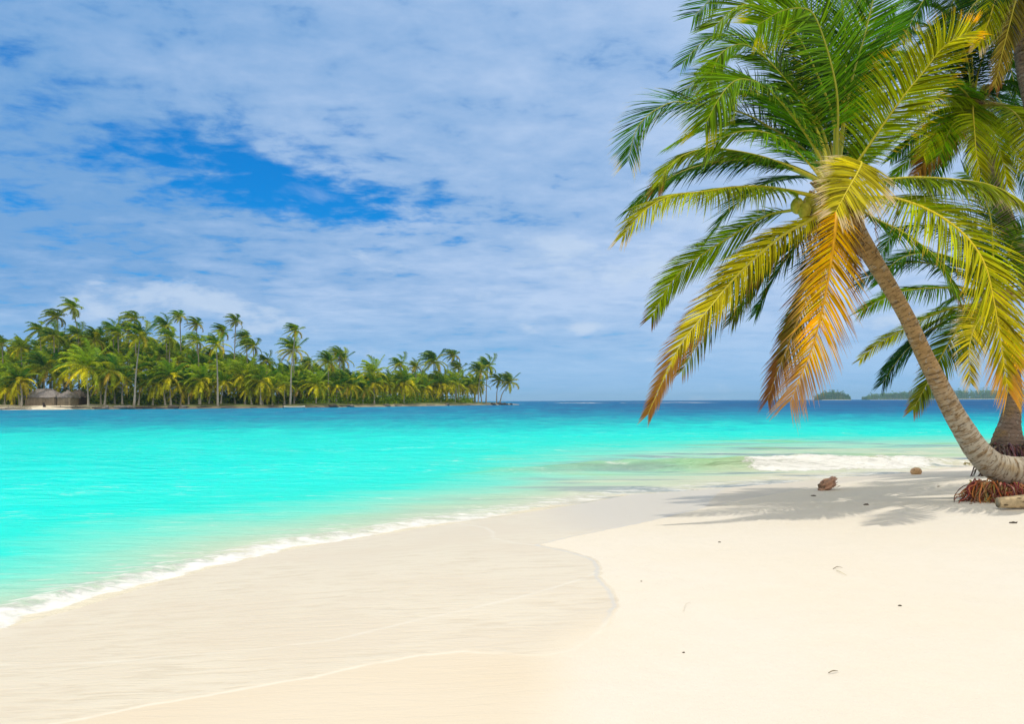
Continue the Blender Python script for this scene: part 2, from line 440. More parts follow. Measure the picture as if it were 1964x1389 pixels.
def sand_material():
    m, t = mat('coral_sand')
    geo = t.new('ShaderNodeNewGeometry'); P = geo.outputs['Position']
    dr = t.attr('dry'); s_ = t.attr('shore'); a1 = t.attr('line_a'); a2 = t.attr('line_b'); a3 = t.attr('line_c')
    nb = t.noise(P, 0.6, 4, 0.5); nm = t.noise(P, 5, 5, 0.55); nf = t.noise(P, 120, 3, 0.6); ng = t.noise(P, 420, 2, 0.5)
    wob = t.m('MULTIPLY', t.m('SUBTRACT', t.noise(P, 7, 5, 0.6), 0.5), 0.09)
    d2 = t.m('ADD', dr, wob)
    soft = t.mr(a3, -0.02, 0.35)                       # the lower wet edge is soft, the film's edge crisp
    near = t.mr(t.new('ShaderNodeSeparateXYZ', {0: P}).outputs[1], 4.7, 5.4)
    hard_e = t.mr(d2, -0.015, 0.02); soft_e = t.mr(d2, -0.30, 0.16)
    dryf = t.new('ShaderNodeMix', {0: near, 2: soft_e, 3: hard_e}).outputs[0]
    c_dry = t.mix(t.mr(nm, 0.3, 0.7), (0.76, 0.72, 0.65), (0.775, 0.735, 0.67))
    c_dry = t.mix(t.mr(ng, 0.34, 0.50, 0.14, 0.0), c_dry, (0.45, 0.36, 0.26))
    c_dry = t.mix(t.mr(nb, 0.3, 0.7, 0.0, 0.35), c_dry, (0.76, 0.69, 0.57))
    c_wet = t.mix(t.mr(nb, 0.3, 0.7), (0.72, 0.645, 0.53), (0.705, 0.62, 0.495))
    # faint stretched rill marks inside the film
    rv = t.scale(P, (1.3, 6.5, 1), (0, 0, 0), (0, 0, R(-22)))
    rills = t.noise(rv, 2.4, 6, 0.6, 0.6)
    film_in = t.mr(a3, 0.0, 0.04)
    rmask = t.m('MULTIPLY', film_in, t.mr(t.noise(P, 0.9, 3), 0.35, 0.6, 0.25, 1.0))
    c_film = t.mix(t.mr(rills, 0.52, 0.34, 0.0, 0.5), (0.745, 0.68, 0.56), (0.60, 0.515, 0.39))
    c_wet = t.mix(rmask, c_wet, c_film)
    # damp, greyer sand on the beach face to the right
    xg = t.new('ShaderNodeSeparateXYZ', {0: P}).outputs[0]
    right = t.mr(t.m('ADD', xg, t.m('MULTIPLY', nm, 0.3)), 0.2, 1.4)
    far = t.m('MULTIPLY', right, t.mr(t.new('ShaderNodeSeparateXYZ', {0: P}).outputs[1], 8.6, 9.4))
    c_wet = t.mix(far, c_wet, (0.655, 0.61, 0.54))
    # foam lips left by each run of the swash
    def lip(a, wd, st):
        aw = t.m('ADD', a, t.m('MULTIPLY', wob, 0.5))
        e = t.mr(t.m('ABSOLUTE', aw), wd, 0.0)
        return t.m('MULTIPLY', e, t.mr(t.noise(P, 3.0, 4, 0.6), 0.36, 0.62, st * 0.3, st))
    lips = t.m('MAXIMUM', lip(a1, 0.035, 0.6), t.m('MAXIMUM', lip(a3, 0.032, 0.8), lip(a2, 0.045, 0.7)))
    edge = t.m('MULTIPLY', t.mr(t.m('ABSOLUTE', d2), 0.028, 0.0), near)
    c_wet = t.mix(lips, c_wet, (0.80, 0.76, 0.67))
    inner = t.m('MULTIPLY', t.mr(t.m('ABSOLUTE', t.m('ADD', d2, 0.03)), 0.03, 0.0), near)
    c_wet = t.mix(t.m('MULTIPLY', inner, 0.6), c_wet, (0.60, 0.60, 0.60))
    col = t.mix(dryf, c_wet, c_dry)
    under = t.mr(s_, 0.0, -0.5)
    col = t.mix(under, col, (0.66, 0.60, 0.48))
    rgh = t.new('ShaderNodeMix', {0: dryf, 2: t.new('ShaderNodeMix', {0: film_in, 2: 0.62, 3: 0.36}).outputs[0], 3: 0.95}).outputs[0]
    spc = t.new('ShaderNodeMix', {0: dryf, 2: 0.13, 3: 0.05}).outputs[0]
    hd = t.m('ADD', t.m('MULTIPLY', nf, 0.35), t.m('ADD', t.m('MULTIPLY', nm, 1.0), t.m('MULTIPLY', t.noise(P, 22, 4, 0.6), 0.5)))
    hw = t.m('MULTIPLY', rills, 0.6)
    hh = t.new('ShaderNodeMix', {0: dryf, 2: hw, 3: hd}).outputs[0]
    b = t.bump(hh, 0.45, 0.035)
    p = t.new('ShaderNodeBsdfPrincipled', {'Base Color': col, 'Roughness': rgh, 'Specular IOR Level': spc, 'Normal': b})
    finish(t, p.outputs[0]); return m
beach = grid_mesh('sand', X, Y, Z, {'dry': dry, 'shore': s, 'line_a': l1, 'line_b': l2, 'line_c': l3}, wrap=True, matl=sand_material())
tag(beach, 'white coral sand beach running down into the sea', kind='structure')

# --- the sea
DT = {0: [(1205, 0), (1150, .07), (1095, .15), (1060, .21), (1010, .24), (960, .29), (900, .325), (845, .33), (832, .40), (822, .52), (812, .66), (800, .72), (785, .78)],
      500: [(1062, 0), (1030, .06), (1005, .12), (985, .17), (950, .24), (920, .29), (860, .32), (832, .35), (820, .48), (808, .64), (798, .70), (785, .76)],
      800: [(1015, 0), (985, .05), (960, .10), (935, .18), (905, .25), (870, .28), (838, .33), (822, .45), (808, .60), (795, .70), (783, .78)],
      1100: [(968, 0), (945, .03), (920, .07), (890, .12), (865, .17), (845, .23), (832, .33), (818, .45), (805, .58), (792, .75), (780, .86), (772, .93)],
      1500: [(927, 0), (900, .03), (870, .05), (852, .11), (838, .20), (825, .31), (812, .44), (800, .60), (790, .80), (776, .97)],
      1964: [(880, 0), (862, .05), (845, .12), (832, .23), (820, .36), (808, .50), (798, .66), (788, .85), (774, 1.0)]}
cols_u = []; tabs = []
for px, tab in DT.items():
    u0 = ray(px, 800); cols_u.append(u0.x / u0.y)
    vs = [1.0 / onz(px, r_, 0).y for r_, _ in tab]; tabs.append((vs[::-1], [d_ for _, d_ in tab][::-1]))
def depth_field(X, Y):
    Yc = np.maximum(Y, 0.5); u = X / Yc; v = 1.0 / Yc
    vals = [np.interp(v, a, b) for a, b in tabs]
    out = np.zeros_like(X)
    for i in range(len(cols_u) - 1):
        t_ = np.clip((u - cols_u[i]) / (cols_u[i + 1] - cols_u[i]), 0, 1)
        sel = (u >= cols_u[i]) & (u <= cols_u[i + 1])
        out = np.where(sel, vals[i] * (1 - t_) + vals[i + 1] * t_, out)
    out = np.where(u < cols_u[0], vals[0], out); out = np.where(u > cols_u[-1], vals[-1], out)
    return out
th = fine(0.075) + rest
rs = radii([(2.0, 4.0, 0.03), (4.0, 34, 0.0045), (34, 120, 0.008), (120, 900, 0.03), (900, 5600, 0.12)])
X, Y = polar(rs, th)
s = sd_poly(LAND, X, Y).reshape(X.shape)
D = depth_field(X, Y)
off = -s
D = np.minimum(D, 0.02 + np.maximum(off, 0) * 0.085)
D = np.where(off < 0.15, 0, D)
amp = np.clip((off - 0.3) / 10, 0, 1)
rr_ = np.hypot(X, Y)
lod = lambda lam: np.clip(1.6 - rr_ * 0.0045 * 5 / lam, 0, 1)
Z = np.zeros_like(X)
wr = np.random.default_rng(21)
for lam, am in [(7.0, .022), (4.6, .020), (3.1, .017), (2.0, .014), (1.35, .010), (0.9, .007), (0.6, .0045)]:
    for _ in range(3):
        a = R(wr.uniform(-120, -60)) + R(8)
        k = 2 * math.pi / lam
        ph = k * (X * math.cos(a) + Y * math.sin(a)) + wr.uniform(0, 6.28) + 0.8 * vnoise(X, Y, 0.25 / lam * 2, int(wr.integers(999)))
        Z += am * lod(lam) * (1 - np.abs(np.sin(ph / 2)) * 1.6 + 0.0) * amp * 0.9
Z = Z - 0.0
# breaking wave on the right
WAVE = [P2(*p) for p in [(760, 930), (900, 912), (1050, 905), (1200, 902), (1330, 902), (1440, 901), (1560, 899), (1680, 897), (1790, 893), (1900, 890)]]
wd = sd_line(WAVE, X, Y).reshape(X.shape)            # + = seaward side
wx = np.interp(X, [w_[0] for w_ in WAVE], [0, .10, .45, .75, .95, 1.0, 1.0, .95, .6, .2], left=0, right=0)
lump = 1 + 0.22 * vnoise(X, Y, 2.2, 31) + 0.12 * vnoise(X, Y, 6, 32)
crest = wx * 0.30 * lump * np.where(wd > 0, np.exp(-(wd / 0.85) ** 2), np.exp(-(wd / 0.30) ** 2))
WAVE2 = [P2(*p) for p in [(1000, 889), (1200, 880), (1400, 872), (1600, 869), (1800, 867), (1964, 862)]]
wd2 = sd_line(WAVE2, X, Y).reshape(X.shape)
wx2 = np.interp(X, [w_[0] for w_ in WAVE2], [0, .6, .9, 1., .8, .3], left=0, right=0)
crest2 = wx2 * 0.10 * lump * np.exp(-(wd2 / 1.0) ** 2)
# the little breaker along the near shore
nearx = np.interp(X, [-8, -5, -2, 0.5, 2.2, 3.2, 9], [1, 1, .95, .7, .7, .3, .15])
lip_h = nearx * 0.034 * (1 + 0.6 * vnoise(X, Y, 2.7, 43)) * np.exp(-((s + 0.42 + 0.16 * vnoise(X, Y, 1.6, 40)) / 0.17) ** 2) * (1 + 0.5 * vnoise(X, Y, 5, 41))
ymid = np.clip((X + 12) / 6, 0, 1)
foam_w = np.exp(-((wd + 0.26 + 0.15 * vnoise(X, Y, 3, 71)) / 0.36) ** 2) * np.interp(X, [P2(1400, 900)[0], P2(1450, 900)[0], P2(1760, 895)[0], P2(1800, 893)[0]], [0, 1, 1, 0])
fbump = foam_w * (0.06 * np.abs(vnoise(X, Y, 7, 51)) + 0.03 * np.abs(vnoise(X, Y, 17, 52)))
runup = np.clip(s, 0, 1)
fine_f = np.exp(-((s + 0.35) / 0.3) ** 2) * nearx * (0.012 * vnoise(X, Y, 14, 61) + 0.008 * vnoise(X, Y, 30, 62))
Z = Z + fine_f + crest + crest2 + lip_h + fbump
zb = beach_z(X, Y, s)
Z = np.maximum(Z, zb + 0.004)
se = s + 0.05 * vnoise(X, Y, 1.7, 81) + 0.02 * vnoise(X, Y, 6, 82)
Z = Z - 0.03 * np.clip((se - 0.06) / 0.06, 0, 1)           # the sheet dips under the sand at its landward edge
green = np.exp(-((wd - 0.55) / 0.8) ** 2) * wx * np.interp(X, [P2(1380, 900)[0], P2(1520, 900)[0]], [1, .35])

def water_material():
    m, t = mat('sea_water')
    geo = t.new('ShaderNodeNewGeometry'); P = geo.outputs['Position']
    sp = t.new('ShaderNodeSeparateXYZ', {0: P}); px_, py_, pz_ = sp.outputs
    D_ = t.attr('depth'); s_ = t.attr('shore'); wv = t.attr('whitewater'); gr = t.attr('wall'); nx = t.attr('near')
    big = t.noise(t.scale(P, (0.35, 1.0, 1)), 0.25, 5, 0.55, 0.5)
    mid = t.noise(t.scale(P, (0.5, 1.6, 1), (4, 2, 0), (0, 0, R(8))), 0.9, 6, 0.6, 0.6)
    farn = t.noise(t.scale(P, (0.3, 1.0, 1), (7, 1, 0), (0, 0, R(5))), 0.09, 7, 0.65, 0.4)
    sh = t.mr(s_, 0.0, -2.5)
    d = t.m('ADD', D_, t.m('MULTIPLY', t.m('SUBTRACT', big, 0.5), t.m('MULTIPLY', sh, 0.08)))
    d = t.m('ADD', d, t.m('MULTIPLY', t.m('SUBTRACT', mid, 0.5), t.m('MULTIPLY', sh, 0.10)))
    fin = t.noise(t.scale(P, (0.45, 1.5, 1), (7, 1, 0), (0, 0, R(5))), 0.45, 7, 0.7, 0.3)
    d = t.m('ADD', d, t.m('MULTIPLY', t.m('SUBTRACT', fin, 0.5), t.m('MULTIPLY', sh, t.mr(D_, 0.28, 0.6, 0.08, 0.36))))
    d = t.m('ADD', d, t.m('MULTIPLY', t.m('SUBTRACT', farn, 0.5), t.mr(D_, 0.3, 0.7, 0.0, 0.32)))
    mid2 = t.noise(t.scale(P, (0.8, 0.28, 1), (7, 1, 0), (0, 0, R(5))), 0.75, 5, 0.6, 0.2)  # light and dark of distant wave faces painted into the water colour
    far2 = t.noise(t.scale(P, (0.55, 0.07, 1), (2, 5, 0), (0, 0, R(4))), 0.5, 5, 0.6, 0.2)
    d = t.m('ADD', d, t.m('MULTIPLY', t.m('SUBTRACT', mid2, 0.5), t.m('MULTIPLY', t.mr(py_, 28, 45), t.mr(py_, 110, 80, 0.08, 0.42))))
    d = t.m('ADD', d, t.m('MULTIPLY', t.m('SUBTRACT', far2, 0.5), t.mr(py_, 80, 120, 0.0, 0.60)))
    col = t.ramp(d, [(0.0, (0.74, 0.69, 0.56)), (0.06, (0.44, 0.66, 0.53)), (0.13, (0.20, 0.74, 0.63)), (0.21, (0.02, 0.77, 0.70)),
                     (0.30, (0.0, 0.79, 0.76)), (0.38, (0.0, 0.70, 0.72)), (0.50, (0.0, 0.50, 0.61)), (0.66, (0.0, 0.32, 0.51)), (0.82, (0.004, 0.18, 0.40)), (1.0, (0.01, 0.095, 0.28))])
    # sea-grass and stirred sand over the shelf on the right
    shelf = t.m('MULTIPLY', t.mr(px_, -3.0, 4.0), t.mr(D_, 0.20, 0.06))
    st = t.noise(t.scale(P, (0.28, 1.5, 1), (2, 9, 0), (0, 0, R(6))), 0.8, 5, 0.55, 0.4)
    col = t.mix(t.m('MULTIPLY', shelf, t.mr(st, 0.50, 0.62, 0, 0.9)), col, (0.22, 0.31, 0.40))
    st2 = t.noise(t.scale(P, (0.25, 1.1, 1), (21, 3, 0), (0, 0, R(6))), 0.7, 5, 0.55, 0.4)
    grassm = t.m('MULTIPLY', t.m('MULTIPLY', t.mr(px_, -5.0, 1.0), t.mr(D_, 0.27, 0.10)), t.mr(s_, -0.8, -2.5))
    col = t.mix(t.m('MULTIPLY', grassm, t.mr(st2, 0.55, 0.68, 0, 0.6)), col, (0.26, 0.55, 0.22))
    col = t.mix(t.m('MULTIPLY', gr, t.mr(st2, 0.30, 0.60, 0.6, 1.0)), col, (0.24, 0.50, 0.12))
    # foam
    fn = t.noise(t.scale(P, (1.0, 1.8, 1)), 5.0, 8, 0.68, 0.3)
    fn2 = t.noise(P, 1.3, 4, 0.6); fn3 = t.noise(P, 2.2, 5, 0.7)
    fl = t.noise(t.scale(P, (0.7, 2.6, 1), (0, 0, 0), (0, 0, R(-20))), 3.2, 7, 0.65, 0.5)
    sw = t.m('ADD', s_, t.m('ADD', t.m('MULTIPLY', t.m('SUBTRACT', fn2, 0.5), 0.75), t.m('MULTIPLY', t.m('SUBTRACT', fn, 0.5), 0.30)))
    sw = t.m('ADD', sw, t.m('MULTIPLY', t.m('SUBTRACT', t.noise(P, 0.55, 3, 0.5), 0.5), 0.5))
    band = t.m('MULTIPLY', t.mr(sw, -0.75, -0.18), t.mr(sw, 0.16, -0.10))
    foam1 = t.mr(t.m('ADD', t.m('MULTIPLY', t.m('ADD', t.m('MULTIPLY', fn, 0.6), t.m('MULTIPLY', fn3, 0.4)), 0.70), t.m('MULTIPLY', t.m('MULTIPLY', band, nx), 0.38)), 0.555, 0.74)
    trail = t.m('MULTIPLY', t.mr(sw, -2.0, -0.3), t.mr(sw, 0.1, -0.1))
    foam2 = t.mr(t.m('ADD', t.m('MULTIPLY', fl, 0.8), t.m('MULTIPLY', trail, 0.20)), 0.55, 0.68, 0.0, 0.8)
    foam2 = t.m('MULTIPLY', foam2, trail)
    foam3 = t.mr(t.m('ADD', t.m('MULTIPLY', fn, 0.85), t.m('MULTIPLY', wv, 0.42)), 0.57, 0.74)
    foam3 = t.m('MULTIPLY', foam3, t.mr(wv, 0.02, 0.2))
    # light streaks of old foam on the lagoon
    lag = t.noise(t.scale(P, (0.55, 2.2, 1), (3, 3, 0), (0, 0, R(7))), 2.2, 8, 0.72, 0.5)
    lagm = t.m('MULTIPLY', t.mr(lag, 0.54, 0.70, 0, 0.5), t.mr(t.noise(t.scale(P, (0.3, 1, 1)), 0.35, 3, 0.5), 0.42, 0.6))
    lagm = t.m('MULTIPLY', lagm, t.mr(D_, 0.36, 0.28))
    # far breakers over the reef
    br = t.m('MULTIPLY', t.mr(py_, 470, 500), t.mr(py_, 620, 560))
    brn = t.noise(t.scale(P, (0.030, 0.004, 1), (2, 0, 0)), 1.0, 4, 0.6)
    br = t.m('MULTIPLY', t.m('MULTIPLY', br, t.mr(brn, 0.50, 0.56)), t.m('MULTIPLY', t.mr(px_, 15, 35), t.mr(px_, 130, 120)))
    foam = t.m('MAXIMUM', t.m('MAXIMUM', foam1, foam2), t.m('MAXIMUM', foam3, t.m('MAXIMUM', lagm, br)), clamp=True)
    # wind ripples as relief
    r1 = t.noise(t.scale(P, (0.6, 1.8, 1), (0, 0, 0), (0, 0, R(6))), 3.5, 6, 0.62, 0.4)
    r2 = t.noise(t.scale(P, (0.35, 1.3, 1), (5, 0, 0), (0, 0, R(-4))), 0.8, 6, 0.6, 0.4)
    r3 = t.noise(t.scale(P, (0.3, 1.0, 1), (5, 3, 0)), 0.16, 6, 0.65, 0.3)
    dist = t.new('ShaderNodeVectorMath', {0: P}, operation='LENGTH').outputs['Value']
    hh = t.m('ADD', t.m('MULTIPLY', r1, t.mr(dist, 5, 60, 0.07, 0.18)), t.m('MULTIPLY', r2, t.mr(dist, 6, 30, 0.09, 0.55)))
    hh = t.m('ADD', hh, t.m('MULTIPLY', r3, t.mr(dist, 30, 120, 0.0, 2.0)))
    hh = t.m('ADD', hh, t.m('MULTIPLY', t.m('MULTIPLY', foam, fn), 0.022))
    b = t.bump(hh, 0.9, 1.35)
    # a choppy surface never mirrors fully at grazing angles, so its reflectance is capped
    fr = t.m('MINIMUM', t.new('ShaderNodeFresnel', {'IOR': 1.33, 'Normal': b}).outputs[0], 0.055)
    wd_ = t.new('ShaderNodeBsdfDiffuse', {'Color': col, 'Normal': b}); wg_ = t.new('ShaderNodeBsdfGlossy', {'Color': (1, 1, 1, 1), 'Roughness': 0.18, 'Normal': b})
    water = t.new('ShaderNodeMixShader', {0: fr, 1: wd_.outputs[0], 2: wg_.outputs[0]})
    fo = t.new('ShaderNodeBsdfPrincipled', {'Base Color': (0.90, 0.91, 0.91, 1), 'Roughness': 0.8, 'Specular IOR Level': 0.1, 'Normal': b})
    mx = t.new('ShaderNodeMixShader', {0: foam, 1: water.outputs[0], 2: fo.outputs[0]})
    finish(t, mx.outputs[0]); return m
sea = grid_mesh('water', X, Y, Z, {'depth': D, 'shore': s, 'whitewater': foam_w, 'wall': green, 'near': nearx}, mask=(s < 0.30), wrap=True, matl=water_material())
tag(sea, 'turquoise lagoon and open sea with a small breaking wave', kind='structure')

# ------------------------------------------------------------------ near palms
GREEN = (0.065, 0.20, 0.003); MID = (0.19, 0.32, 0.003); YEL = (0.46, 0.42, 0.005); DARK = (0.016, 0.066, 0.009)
ORANGE = (0.85, 0.47, 0.004); BROWN = (0.24, 0.10, 0.035); PALE = (0.62, 0.50, 0.36); OLIVE = (0.20, 0.19, 0.02)
def lerp3(a, b, t): t = min(max(t, 0), 1); return tuple(a[i] + (b[i] - a[i]) * t for i in range(3))

def make_frond(parent, pts, L=0.75, n=74, hint=(0, -0.5, 0.85), droop=0.9, fwd=0.75, c0=MID, c1=YEL, tipc=None, tipat=0.85, tiplen=0.12,
               rib=(0.55, 0.50, 0.03), ribr=0.027, start=0.13, wind=(-0.12, 0, 0), ragged=0.12, wdt=0.034, seed=0, lift=0.18, miss=0.03, sides=(1, -1), asym=1.0, origin=None, endl=0.42):
    rr = random.Random(seed)
    n = int(n * 2.1); wdt *= 0.52; droop *= 0.78; L *= 1.06; nseg = 40; path = catmull(pts, nseg)
    hint = Vector(hint); wind = Vector(wind); down = Vector((0, 0, -1))
    length = sum((path[i + 1] - path[i]).length for i in range(nseg))
    mb = MB(); mr = MB()
    tube(mr, path, [ribr * 1.25, ribr * 0.75, ribr * 0.5, ribr * 0.32, ribr * 0.12], nseg, 6, col=rib, col2=lerp3(rib, c1, 0.4))
    for i in range(n):
        t = start + (1 - start) * (i + 0.5) / n
        x = t * nseg; j = min(int(x), nseg - 1)
        p = path[j].lerp(path[j + 1], x - j)
        T = (path[min(j + 2, nseg)] - path[max(j - 1, 0)]).normalized()
        U = (hint - T * hint.dot(T)); U = U.normalized() if U.length > 1e-3 else Vector((0, -1, 0))
        S = T.cross(U)
        u = (t - start) / (1 - start)
        prof = (0.55 + 0.45 * min(1, u / 0.22)) * (1 - (1 - endl) * max(0, (u - 0.35) / 0.65) ** 1.6)
        for sd in sides:
            if rr.random() < miss: continue
            le = L * prof * (1 + ragged * (rr.random() * 2 - 1)) * (asym if sd < 0 else 1.0)
            f = fwd + 0.75 * u ** 2 + 0.26 * (rr.random() - 0.5)
            d = (S * sd + T * f + U * (lift + 0.34 * (rr.random() - 0.5)) + down * droop * 0.38).normalized()
            K = 5; q_ = p.copy(); vs = []; cs = []
            wv = (T - d * T.dot(d)); wv = wv.normalized()
            tw = rr.uniform(-1.0, 1.0); nrm = d.cross(wv); wv = (wv * math.cos(tw) + nrm * math.sin(tw))
            base = lerp3(c0, c1, u * 0.7 + 0.35 * (rr.random() - 0.35))
            jit = (1 + 0.8 * (rr.random() - 0.5)) * (0.38 if rr.random() < .24 else 1.0); base = tuple(min(c_ * jit, 0.85) for c_ in base)
            g = droop * (0.5 + 1.0 * rr.random())
            for k in range(K + 1):
                kk = k / K
                ww = wdt * (0.55, 1.0, 1.0, 0.78, 0.45, 0.06)[k] * (0.75 + 0.25 * prof)
                wv2 = (wv - d * wv.dot(d)).normalized()
                vs += [q_ + wv2 * ww / 2, q_ - wv2 * ww / 2]
                c_ = base
                if tipc is not None:
                    tl = tiplen + (u - tipat) * 3.0 if u > tipat else tiplen
                    if kk > 1 - tl - 0.08 * rr.random(): c_ = lerp3(base, tipc, 0.85)
                cs += [c_, c_]
                if k < K:
                    d = (d + down * g * (0.03 + 0.20 * kk) + wind * (0.2 + 0.5 * kk) * 0.6).normalized()
                    q_ = q_ + d * (le / K)
            mb.add(vs, [(2 * k, 2 * k + 1, 2 * k + 3, 2 * k + 2) for k in range(K)], cs)
    o = mb.build('frond', M_leaf, parent, origin=origin)
    r_ = mr.build('midrib', M_rib, o, origin=origin)
    return o

def P(pts, Y0, ex=()):
    return [at(p[0], p[1], Y0 + (p[2] if len(p) > 2 else 0)) for p in pts]

# ---- palm A: the leaning palm in front
YA = 10.6
baseA = at(1985, 918, YA); baseA.z = zg(baseA.x, baseA.y)
pa = thing('palm_tree', 'big coconut palm leaning left over the beach, an orange frond hanging from its crown', 'palm tree', baseA)
O = baseA
def curve_trunk(parent, pts, Y0, widths, mtl, nseg=150, ring=0.022, ringstep=0.085, sides=28, rough=0.012):
    mb = MB(); w_ = [Y0 * a / FPX / 2 for a in widths]
    tube(mb, P(pts, Y0), w_, nseg, sides, rough=rough, ring=ring, ringstep=ringstep)
    return mb.build('trunk', mtl, parent, origin=O)
curve_trunk(pa, [(2040, 925, .3), (1985, 912, .1), (1940, 905), (1905, 893), (1876, 866), (1852, 830), (1827, 788), (1800, 735), (1770, 675), (1740, 610), (1705, 548), (1668, 487), (1638, 435), (1615, 385)], YA,
            [84, 74, 62, 51, 43, 38, 34, 31, 29, 28, 29, 32, 36, 40], M_trunk)

def root_mass(parent, lines, Y0, n, cols, spread, seed, rr0=0.009, oz=0.0):
    rr = random.Random(seed); mb = MB()
    for i in range(n):
        t = rr.random(); a, b = lines
        p0 = Vector(a).lerp(Vector(b), t) + Vector((rr.uniform(-.06, .06), rr.uniform(-.20, .06), rr.uniform(-.04, .05)))
        ang = rr.gauss(-math.pi / 2, 0.55)
        if t < 0.3: ang = rr.uniform(-3.1, -1.3)
        out = spread * rr.uniform(0.15, 1.0) ** .8
        p2 = p0 + Vector((math.cos(ang) * out * 1.1, math.sin(ang) * out * 0.9, 0))
        fall = rr.uniform(.55, 1.0) if rr.random() < .5 else 1.0
        p2.z = p0.z + (zg(p2.x, p2.y) + rr.uniform(-.03, .04) + oz - p0.z) * fall
        w_ = lambda k: Vector((rr.uniform(-k, k), rr.uniform(-k, k), rr.uniform(-k, k)))
        p1 = p0.lerp(p2, 0.35) + w_(.035) + Vector((0, 0, (p0.z - p2.z) * rr.uniform(0.0, 0.35)))
        p15 = p0.lerp(p2, 0.7) + w_(.045)
        p3 = p2 + Vector((rr.uniform(-.05, .05), rr.uniform(-.05, .03), -0.07 if fall == 1 else rr.uniform(-.06, .02)))
        c_ = cols[rr.randrange(len(cols))]; r_ = rr0 * rr.uniform(0.35, 1.35)
        tube(mb, [p0, p1, p15, p2, p3], [r_, r_, r_ * 0.8, r_ * 0.4], 10, 5, col=tuple(x * rr.uniform(.6, 1.25) for x in c_), rough=0.2, seed=i)
    return mb.build('roots', M_fibre, parent, origin=O)
root_mass(pa, (at(1868, 928, YA - 0.02), at(2040, 938, YA)), YA, 1000, [(0.36, 0.10, 0.07), (0.46, 0.20, 0.08), (0.20, 0.07, 0.055), (0.52, 0.32, 0.18)], 0.36, 5, 0.009)

HA = (1600, 372)
def FA(pts, h0=HA, **k):
    pts = [(h0[0], h0[1], 0)] + list(pts)
    k.setdefault('seed', int(pts[-1][0] * 3 + pts[-1][1])); k.setdefault('origin', O)
    return make_frond(pa, P(pts, YA), **k)
up = (0, -0.45, 0.9)
# left-hand fronds
FA([(1545, 372, -.2), (1465, 358, -.5), (1400, 360, -.6), (1353, 367, -.7), (1285, 376, -.8), (1235, 405, -.9), (1195, 452, -.9)], h0=(1590, 385), L=0.62, droop=1.25, fwd=0.35, c0=MID, c1=YEL, tipc=PALE, tiplen=.04, hint=(0, -.35, .95), n=84, start=.2)
FA([(1530, 400, .4), (1470, 414, .7), (1400, 455, 1.0), (1330, 500, 1.2), (1285, 545, 1.3), (1250, 608, 1.3)], L=0.56, droop=0.7, fwd=1.1, c0=MID, c1=(.30, .36, .008), tipc=BROWN, tiplen=.08, hint=(0, -.85, .6), start=.22)
FA([(1560, 418, -.4), (1500, 452, -.8), (1420, 522, -1.2), (1360, 592, -1.4), (1310, 655, -1.5), (1280, 712, -1.5), (1242, 796, -1.5)], L=0.52, droop=0.6, fwd=1.35, c0=YEL, c1=(.5, .42, .02), tipc=BROWN, tipat=.62, tiplen=.14, hint=(0, -.75, .7), n=84, rib=(.6, .55, .05), start=.14, endl=.3)
FA([(1545, 440, .5), (1470, 505, .8), (1405, 570, .9), (1350, 640, 1.0), (1308, 712, 1.0)], L=0.55, droop=1.2, fwd=0.55, c0=GREEN, c1=OLIVE, tipc=BROWN, tiplen=.15, hint=(0, -.5, .8), n=50, miss=.12, start=.2)
# hanging dying fronds
FA([(1604, 415, -.4), (1594, 500, -.6), (1580, 580, -.7), (1560, 660, -.7), (1534, 725, -.65), (1515, 770, -.6)], L=0.66, droop=0.75, fwd=0.75, c0=ORANGE, c1=(.80, .45, .008), tipc=(.36, .20, .10), tipat=.66, tiplen=.20, hint=(.15, -1, .2), n=84, rib=(.80, .42, .01), ribr=.03, wind=(0, 0, 0), ragged=.25, miss=.06, start=.05, lift=.1, endl=.55, wdt=.030)
FA([(1590, 450, .2), (1555, 545, .3), (1520, 640, .3), (1492, 710, .3), (1472, 768, .3)], L=0.52, droop=0.7, fwd=1.2, c0=OLIVE, c1=(.30, .17, .05), tipc=BROWN, tipat=.6, tiplen=.25, hint=(.3, -.9, .3), n=60, ragged=.3, miss=.12, wind=(0, 0, 0), rib=(.5, .35, .04), start=.2)
FA([(1620, 440, .2), (1628, 480, .3), (1640, 525, .3)], L=0.35, droop=0.9, fwd=0.9, c0=(.20, .11, .05), c1=BROWN, hint=(0, -1, .2), n=36, miss=.15, wind=(0, 0, 0), rib=(.3, .18, .08), ribr=.015)
# upper left
FA([(1563, 284, -.4), (1518, 219, -.8), (1475, 171, -1.1), (1438, 153, -1.3), (1409, 155, -1.4), (1380, 187, -1.5), (1352, 240, -1.5)], h0=(1592, 352), L=0.86, droop=0.9, fwd=0.65, c0=GREEN, c1=MID, tipc=YEL, tiplen=.06, hint=(0, -.55, .8), n=92, rib=(.45, .42, .03), ribr=.028, start=.2)
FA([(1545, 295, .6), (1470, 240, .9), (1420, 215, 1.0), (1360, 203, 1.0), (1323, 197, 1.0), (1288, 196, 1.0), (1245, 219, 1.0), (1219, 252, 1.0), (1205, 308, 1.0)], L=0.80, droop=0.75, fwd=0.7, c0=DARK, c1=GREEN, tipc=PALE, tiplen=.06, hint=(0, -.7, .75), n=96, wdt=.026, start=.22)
FA([(1553, 337, .1), (1495, 312, .1), (1452, 298, 0), (1403, 288, 0), (1357, 284, 0), (1311, 298, 0), (1280, 322, 0), (1263, 356, 0)], h0=(1590, 362), L=0.60, droop=1.25, fwd=0.75, c0=GREEN, c1=(.30, .33, .014), tipc=BROWN, tiplen=.08, hint=(0, -.35, .95), n=88, start=.2)
